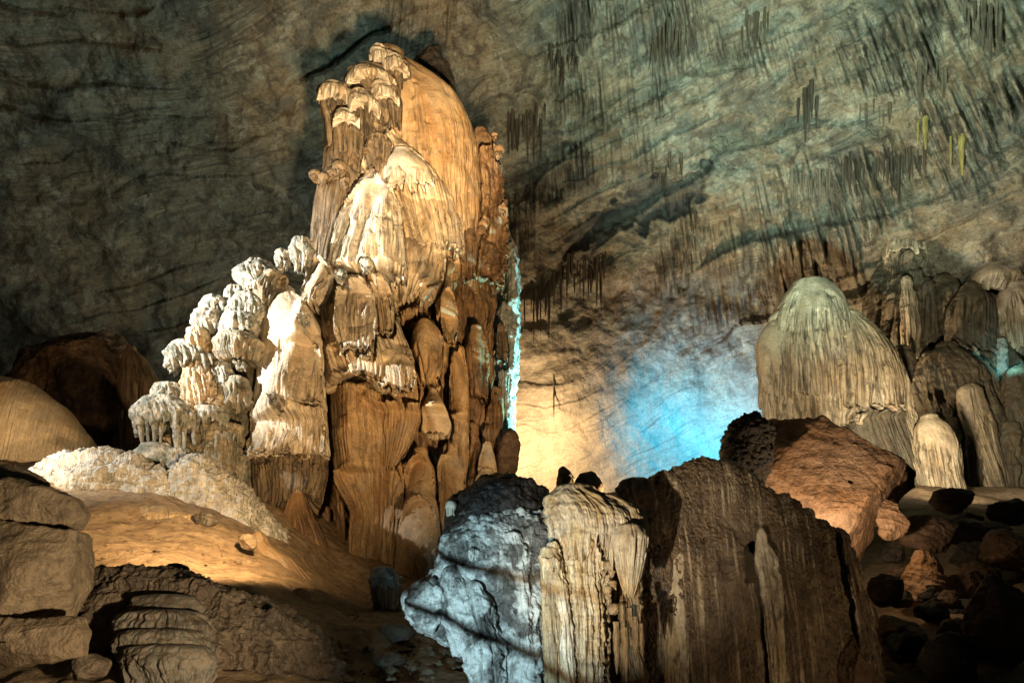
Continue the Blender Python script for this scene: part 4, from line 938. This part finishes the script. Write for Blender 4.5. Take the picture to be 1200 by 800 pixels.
for x_, y_, w_, h_, dd_, mt_ in ((1098, 330, 15, 60, 43, M_far), (1112, 372, 13, 70, 42.2, M_far), (1128, 392, 12, 60, 41.4, M_dome), (1150, 378, 12, 70, 41.2, M_far), (1192, 392, 14, 90, 40.6, M_far), (1090, 418, 14, 90, 40.6, M_far),
                                (1110, 446, 13, 100, 40, M_far), (1132, 436, 11, 110, 39.8, M_dome), (1160, 470, 12, 100, 39.4, M_far), (1184, 500, 13, 100, 39, M_far), (1140, 506, 10, 90, 38.8, M_far), (1200, 468, 12, 120, 39.2, M_dome), (1170, 300, 14, 50, 43, M_far), (1196, 318, 16, 60, 42.6, M_far)):
    B([(y_, x_ - w_ * .6, x_ + w_ * .6), (y_ + 8, x_ - w_, x_ + w_), (y_ + h_ * .6, x_ - w_ * .9, x_ + w_ * 1.2), (y_ + h_, x_ - w_ * .7, x_ + w_ * 1.3)], dd_, mt_, cap=7, fl=BF, on=.15, pop=1.2, rough=2, tooth=9, fringe=6)
B([(400, 1165, 1176), (410, 1162, 1178), (450, 1163, 1178)], 40.6, M_cyan, 'pipe_cluster', k=1, cap=4, pop=2, label='turquoise-lit white drip column')
B([(408, 1100, 1120), (416, 1080, 1140), (440, 1070, 1165), (470, 1075, 1175), (500, 1085, 1180)], 40.5, M_far, 'cap', k=.6, cap=8, pop=2, rough=3, fl=BF, on=.3, tooth=8)
B([(410, 1046, 1066), (418, 1040, 1072), (432, 1044, 1072), (450, 1050, 1068)], 39, M_far, 'knob', cap=6, pop=2)
B([(460, 1120, 1150), (500, 1125, 1165), (550, 1140, 1180), (610, 1155, 1195)], 39, M_dome, cap=10, fl=BF, on=.2, k=.7)
B([(440, 1175, 1210), (480, 1170, 1235), (540, 1180, 1240), (610, 1190, 1245)], 39.5, M_far, cap=10, fl=BF, on=.2, pop=1.5)
B([(500, 1100, 1130), (540, 1105, 1150), (610, 1120, 1165)], 39.8, M_far, cap=10, fl=BF, on=.2)

fuse(PENDING, .06, up=.7, side=1.2, tol=.6, deep=.9); PENDING = None

# ------------------------------------------------------------------ stalactites on the wall
M_stal = flowstone('wall_stalactite', (.27, .22, .15), (.17, .13, .085), (.38, .35, .27), .4, (.05, .042, .03), .6, .055)
M_stald = flowstone('dark_stalactite', (.14, .11, .075), (.09, .07, .05), (.2, .17, .125), .3, (.025, .022, .02), .6, .055)
M_staly = flowstone('yellow_stalactite', (.46, .38, .12), (.38, .29, .09), (.55, .48, .22), .4, (.1, .08, .03), .4, .055)
def cluster(label, spec, mat, group='stalactite clusters on the cave wall'):
    x0 = np.mean([s[0] for s in spec]); y0 = min(s[1] for s in spec)
    h = wall_hit(x0, y0)
    e = empty('stalactite_cluster', Vector(h), label, 'stalactites', group)
    for (x, ya, yb, w) in spec:
        d = min(wall_surf(x, ya - 3)[1], wall_surf(x, ya + 5)[1] + .3) - .12
        drip('stalactite', x, ya - 12, yb, w * rng.uniform(.35, 1.05), d, mat, e, bulb=.3, tip=.2, bend=rng.uniform(-1, 1))
rng = np.random.default_rng(21)
def row(x0, x1, y0, y1, n, lmin, lmax, w):
    return [(x0 + (x1 - x0) * (i + rng.uniform(.2, .8)) / n, y0 + (y1 - y0) * (i + .5) / n + rng.uniform(-13, 9), 0, w * rng.uniform(.5, 1.25)) for i in range(n)], (lmin, lmax)
def rowc(label, x0, x1, y0, y1, n, lmin, lmax, w, mat):
    n = int(n * 1.15)
    r, (a, b_) = row(x0, x1, y0, y1, n, lmin, lmax, w)
    cluster(label, [(x, y, y + a * .6 + (b_ - a * .6) * rng.uniform(0, 1) ** 1.6, ww) for x, y, _, ww in r], mat)
rowc('broad curtain of brown ribs hanging from a ledge high above the dark recess', 762, 808, 46, 38, 9, 45, 68, 6, M_stal)
rowc('short tuft of brown stalactites near the top of the wall', 868, 902, 26, 22, 7, 22, 42, 6, M_stal)
cluster('loose bunch of long thin brown drips below the middle of the upper wall', [(951, 98, 140, 8), (944, 112, 168, 9), (957, 120, 152, 6), (936, 124, 146, 5), (948, 106, 155, 6)], M_stald)
cluster('pair of bright yellow stalactites on the far right wall', [(1114, 172, 197, 9), (1127, 170, 206, 11)], M_staly)
cluster('small dull yellow stalactites left of the bright yellow pair', [(1076, 152, 170, 6), (1084, 150, 176, 8)], M_staly)
rowc('long grey ribs in the top right corner of the photo', 1128, 1176, 14, 20, 8, 40, 70, 7, M_stal)
rowc('row of slim grey stalactites right of the long dark pendant', 1006, 1045, 128, 126, 6, 24, 40, 5, M_stal)
rowc('tall thin stalactites above the yellow pair', 1076, 1112, 70, 96, 6, 40, 66, 6, M_stal)
rowc('wide row of dark brown drips above the pinnacle', 985, 1085, 196, 186, 20, 26, 48, 5, M_stald)
rowc('brown drip row left of the pinnacle and above the white dome', 905, 975, 226, 210, 14, 20, 40, 5, M_stal)
rowc('dark fringe of drips under a ledge below the dark recess', 655, 712, 322, 312, 15, 26, 52, 5, M_stald)
rowc('dark streaky drips on the warm lit wall beside the column', 612, 650, 350, 338, 9, 36, 72, 4, M_stald)
rowc('dark drips on the wall right of the column top', 594, 640, 150, 135, 10, 30, 60, 6, M_stald)
rowc('drips hanging around the upper edge of the dark recess', 770, 800, 196, 186, 5, 28, 50, 5, M_stal)
cluster('single thin black drip low on the warm lit wall', [(649, 450, 494, 5)], M_stald)
rowc('dark clump of drips high on the wall above the column', 645, 680, 72, 64, 7, 16, 36, 7, M_stald)

# ------------------------------------------------------------------ visitor railing by the path (throws the two rail shadows)
LB = Vector((-1.75, 4.6, .62))
rail = empty('cable_railing', (-1.2, 5.2, 0), 'two-cable visitor railing beside the path below the grey rock', 'railing')
def tube(name, a, b_, r, mat, parent):
    a = np.array(a); b_ = np.array(b_); t = b_ - a; t /= np.linalg.norm(t)
    u = np.cross(t, [0, 0, 1.0]) if abs(t[2]) < .9 else np.cross(t, [1.0, 0, 0]); u /= np.linalg.norm(u); v = np.cross(t, u)
    ang = np.linspace(0, 2 * math.pi, 12, endpoint=False)
    ring = np.cos(ang)[:, None] * u * r + np.sin(ang)[:, None] * v * r
    P = np.stack([a + ring * .01, a + ring, b_ + ring, b_ + ring * .01])
    return grid_mesh(name, P, mat, parent, None, wrap=True)
ends = []
for (p0, p1) in (((466, 706, 9.0), (680, 806, 8.8)), ((495, 650, 9.3), (690, 698, 9.0))):
    a = LB.lerp(W(*p0), .2); b_ = LB.lerp(W(*p1), .2)
    dv = (b_ - a).normalized()
    a = a - dv * .6; b_ = b_ + dv * .35
    tube('cable', a[:], b_[:], .011, M_metal, rail); ends.append((a, b_))
for q in (0, 1):
    tp = ends[1][q] + Vector((0, 0, .02)); bt = Vector((tp.x, tp.y, -.05))
    tube('post', bt[:], tp[:], .02, M_metal, rail)

# ------------------------------------------------------------------ lamps
def spot(name, loc, target, power, color, size=60, blend=1.0, rad=.25):
    l = bpy.data.lights.new(name, 'SPOT'); l.energy = power; l.color = color; l.spot_size = math.radians(size); l.spot_blend = blend; l.shadow_soft_size = rad
    o = bpy.data.objects.new(name, l); COL.objects.link(o); o.location = loc
    d = Vector(target) - Vector(loc); o.rotation_euler = d.to_track_quat('-Z', 'Y').to_euler()
    return o
WARM = (1.0, .67, .34); WARM2 = (1.0, .72, .42); COOL = (.86, .95, 1.0); CYAN = (.30, .95, 1.0); BLUE = (.03, .42, 1.0)
spot('lamp_left_white', Vector((-22, 12, 12.5)), W(305, 335, 21.5), 60000, (1, .96, .86), 42, 1, .12)
# warm floods: one at the foot of the column, one by the path
spot('lamp_column_warm', Vector((2.2, 12.8, 2.2)), W(470, 60, 24), 9500, WARM, 105, 1, .2)
spot('lamp_path_warm', Vector((1.0, 2.8, .5)), W(472, 135, 24), 90000, (1, .73, .42), 28, 1, .4)
# cool lamp behind on the right: rims and turquoise curtain
spot('lamp_turquoise', W(672, 540, 27.1), W(594, 400, 27), 6500, CYAN, 100, 1, .1)
# warm and blue lamps at the foot of the back wall
spot('lamp_back_warm', W(604, 572, 49), W(625, 500, 57), 12000, (1, .70, .40), 165, 1, .2)
spot('lamp_back_blue', W(838, 528, 47.5), W(812, 482, 57), 15000, (.0, .40, .8), 125, 1, .2)
# soft light on the upper wall
spot('lamp_upper_wall', Vector((7, 17, 4)), W(955, -90, 40), 98000, (.70, 1.0, .84), 68, 1, .4)
spot('lamp_left_wall', Vector((-6, 33.5, 10.5)), W(190, 100, 42), 6800, (.95, 1, .82), 112, 1, .4)
spot('bounce_right_wall', W(905, 545, 41), W(960, 260, 46), 15000, (1, .72, .42), 130, 1, .3)  # added warm spot, stands in for reflected brown light on the wall
# white dome
spot('lamp_dome', W(650, 540, 27), W(970, 420, 36), 7000, (1, .82, .56), 58, 1, .15)
spot('lamp_right_bank', W(1075, 560, 25), W(1140, 390, 42), 10500, (1, .82, .55), 76, 1, .3)
# foreground
spot('lamp_pedestal', Vector((-.9, 4.6, .4)), W(715, 640, 9), 1500, (1, .86, .62), 36, 1, .05)
spot('lamp_railing', LB, W(556, 712, 9.5), 1500, (.55, .86, 1.0), 43, .9, .012)
spot('fill_slab', Vector((4.6, 5.2, .5)), W(905, 700, 10), 220, (1, .72, .4), 50, 1, .1)  # weak fill spot, added to lift the dark right of the slab
spot('lamp_boulder', W(985, 652, 11.9), W(965, 560, 14), 380, (1, .74, .48), 110, 1, .1)
spot('lamp_bank_turquoise', W(1190, 425, 38.2), W(1172, 425, 41), 160, CYAN, 120, 1, .1)
spot('lamp_rubble', W(1035, 600, 12.0), W(1120, 690, 12.5), 40, (1, .7, .4), 120, 1, .1)
spot('lamp_left_slope', W(330, 560, 12.6), W(130, 610, 18), 3000, WARM, 110, 1, .2)
spot('fill_pale_mound', W(-70, 575, 15), W(10, 490, 24), 2300, (1, .76, .48), 90, 1, .2)  # extra spot added only to brighten the tan mound
spot('fill_mound_white', Vector((-18, 14, 9.5)), W(150, 540, 19.5), 5500, (1, .97, .9), 44, 1, .1)  # second white spot, added to brighten the top of the crusted mound
spot('lamp_left_boulders', Vector((.5, 3.6, .9)), W(80, 680, 8.8), 2300, (1, .78, .5), 56, 1, .1)

# ------------------------------------------------------------------ world, camera, view
w = bpy.data.worlds.new('World'); scene.world = w; w.use_nodes = True
bg = w.node_tree.nodes['Background']; bg.inputs[0].default_value = (.55, .75, .8, 1); bg.inputs[1].default_value = .012
cd = bpy.data.cameras.new('camera'); cam = bpy.data.objects.new('camera', cd); COL.objects.link(cam)
cd.sensor_width = 36; cd.lens = FOC / 1200 * 36; cd.clip_end = 500; cd.clip_start = .05
cam.location = (0, 0, CAMZ); cam.rotation_euler = (math.pi / 2 + PITCH, 0, 0)
scene.camera = cam
vs = scene.view_settings; vs.view_transform = 'Standard'; vs.look = 'None'; vs.exposure = .36; vs.gamma = 1
scene.cycles.use_denoising = True
scene.cycles.max_bounces = 5
scene.cycles.sample_clamp_indirect = 4
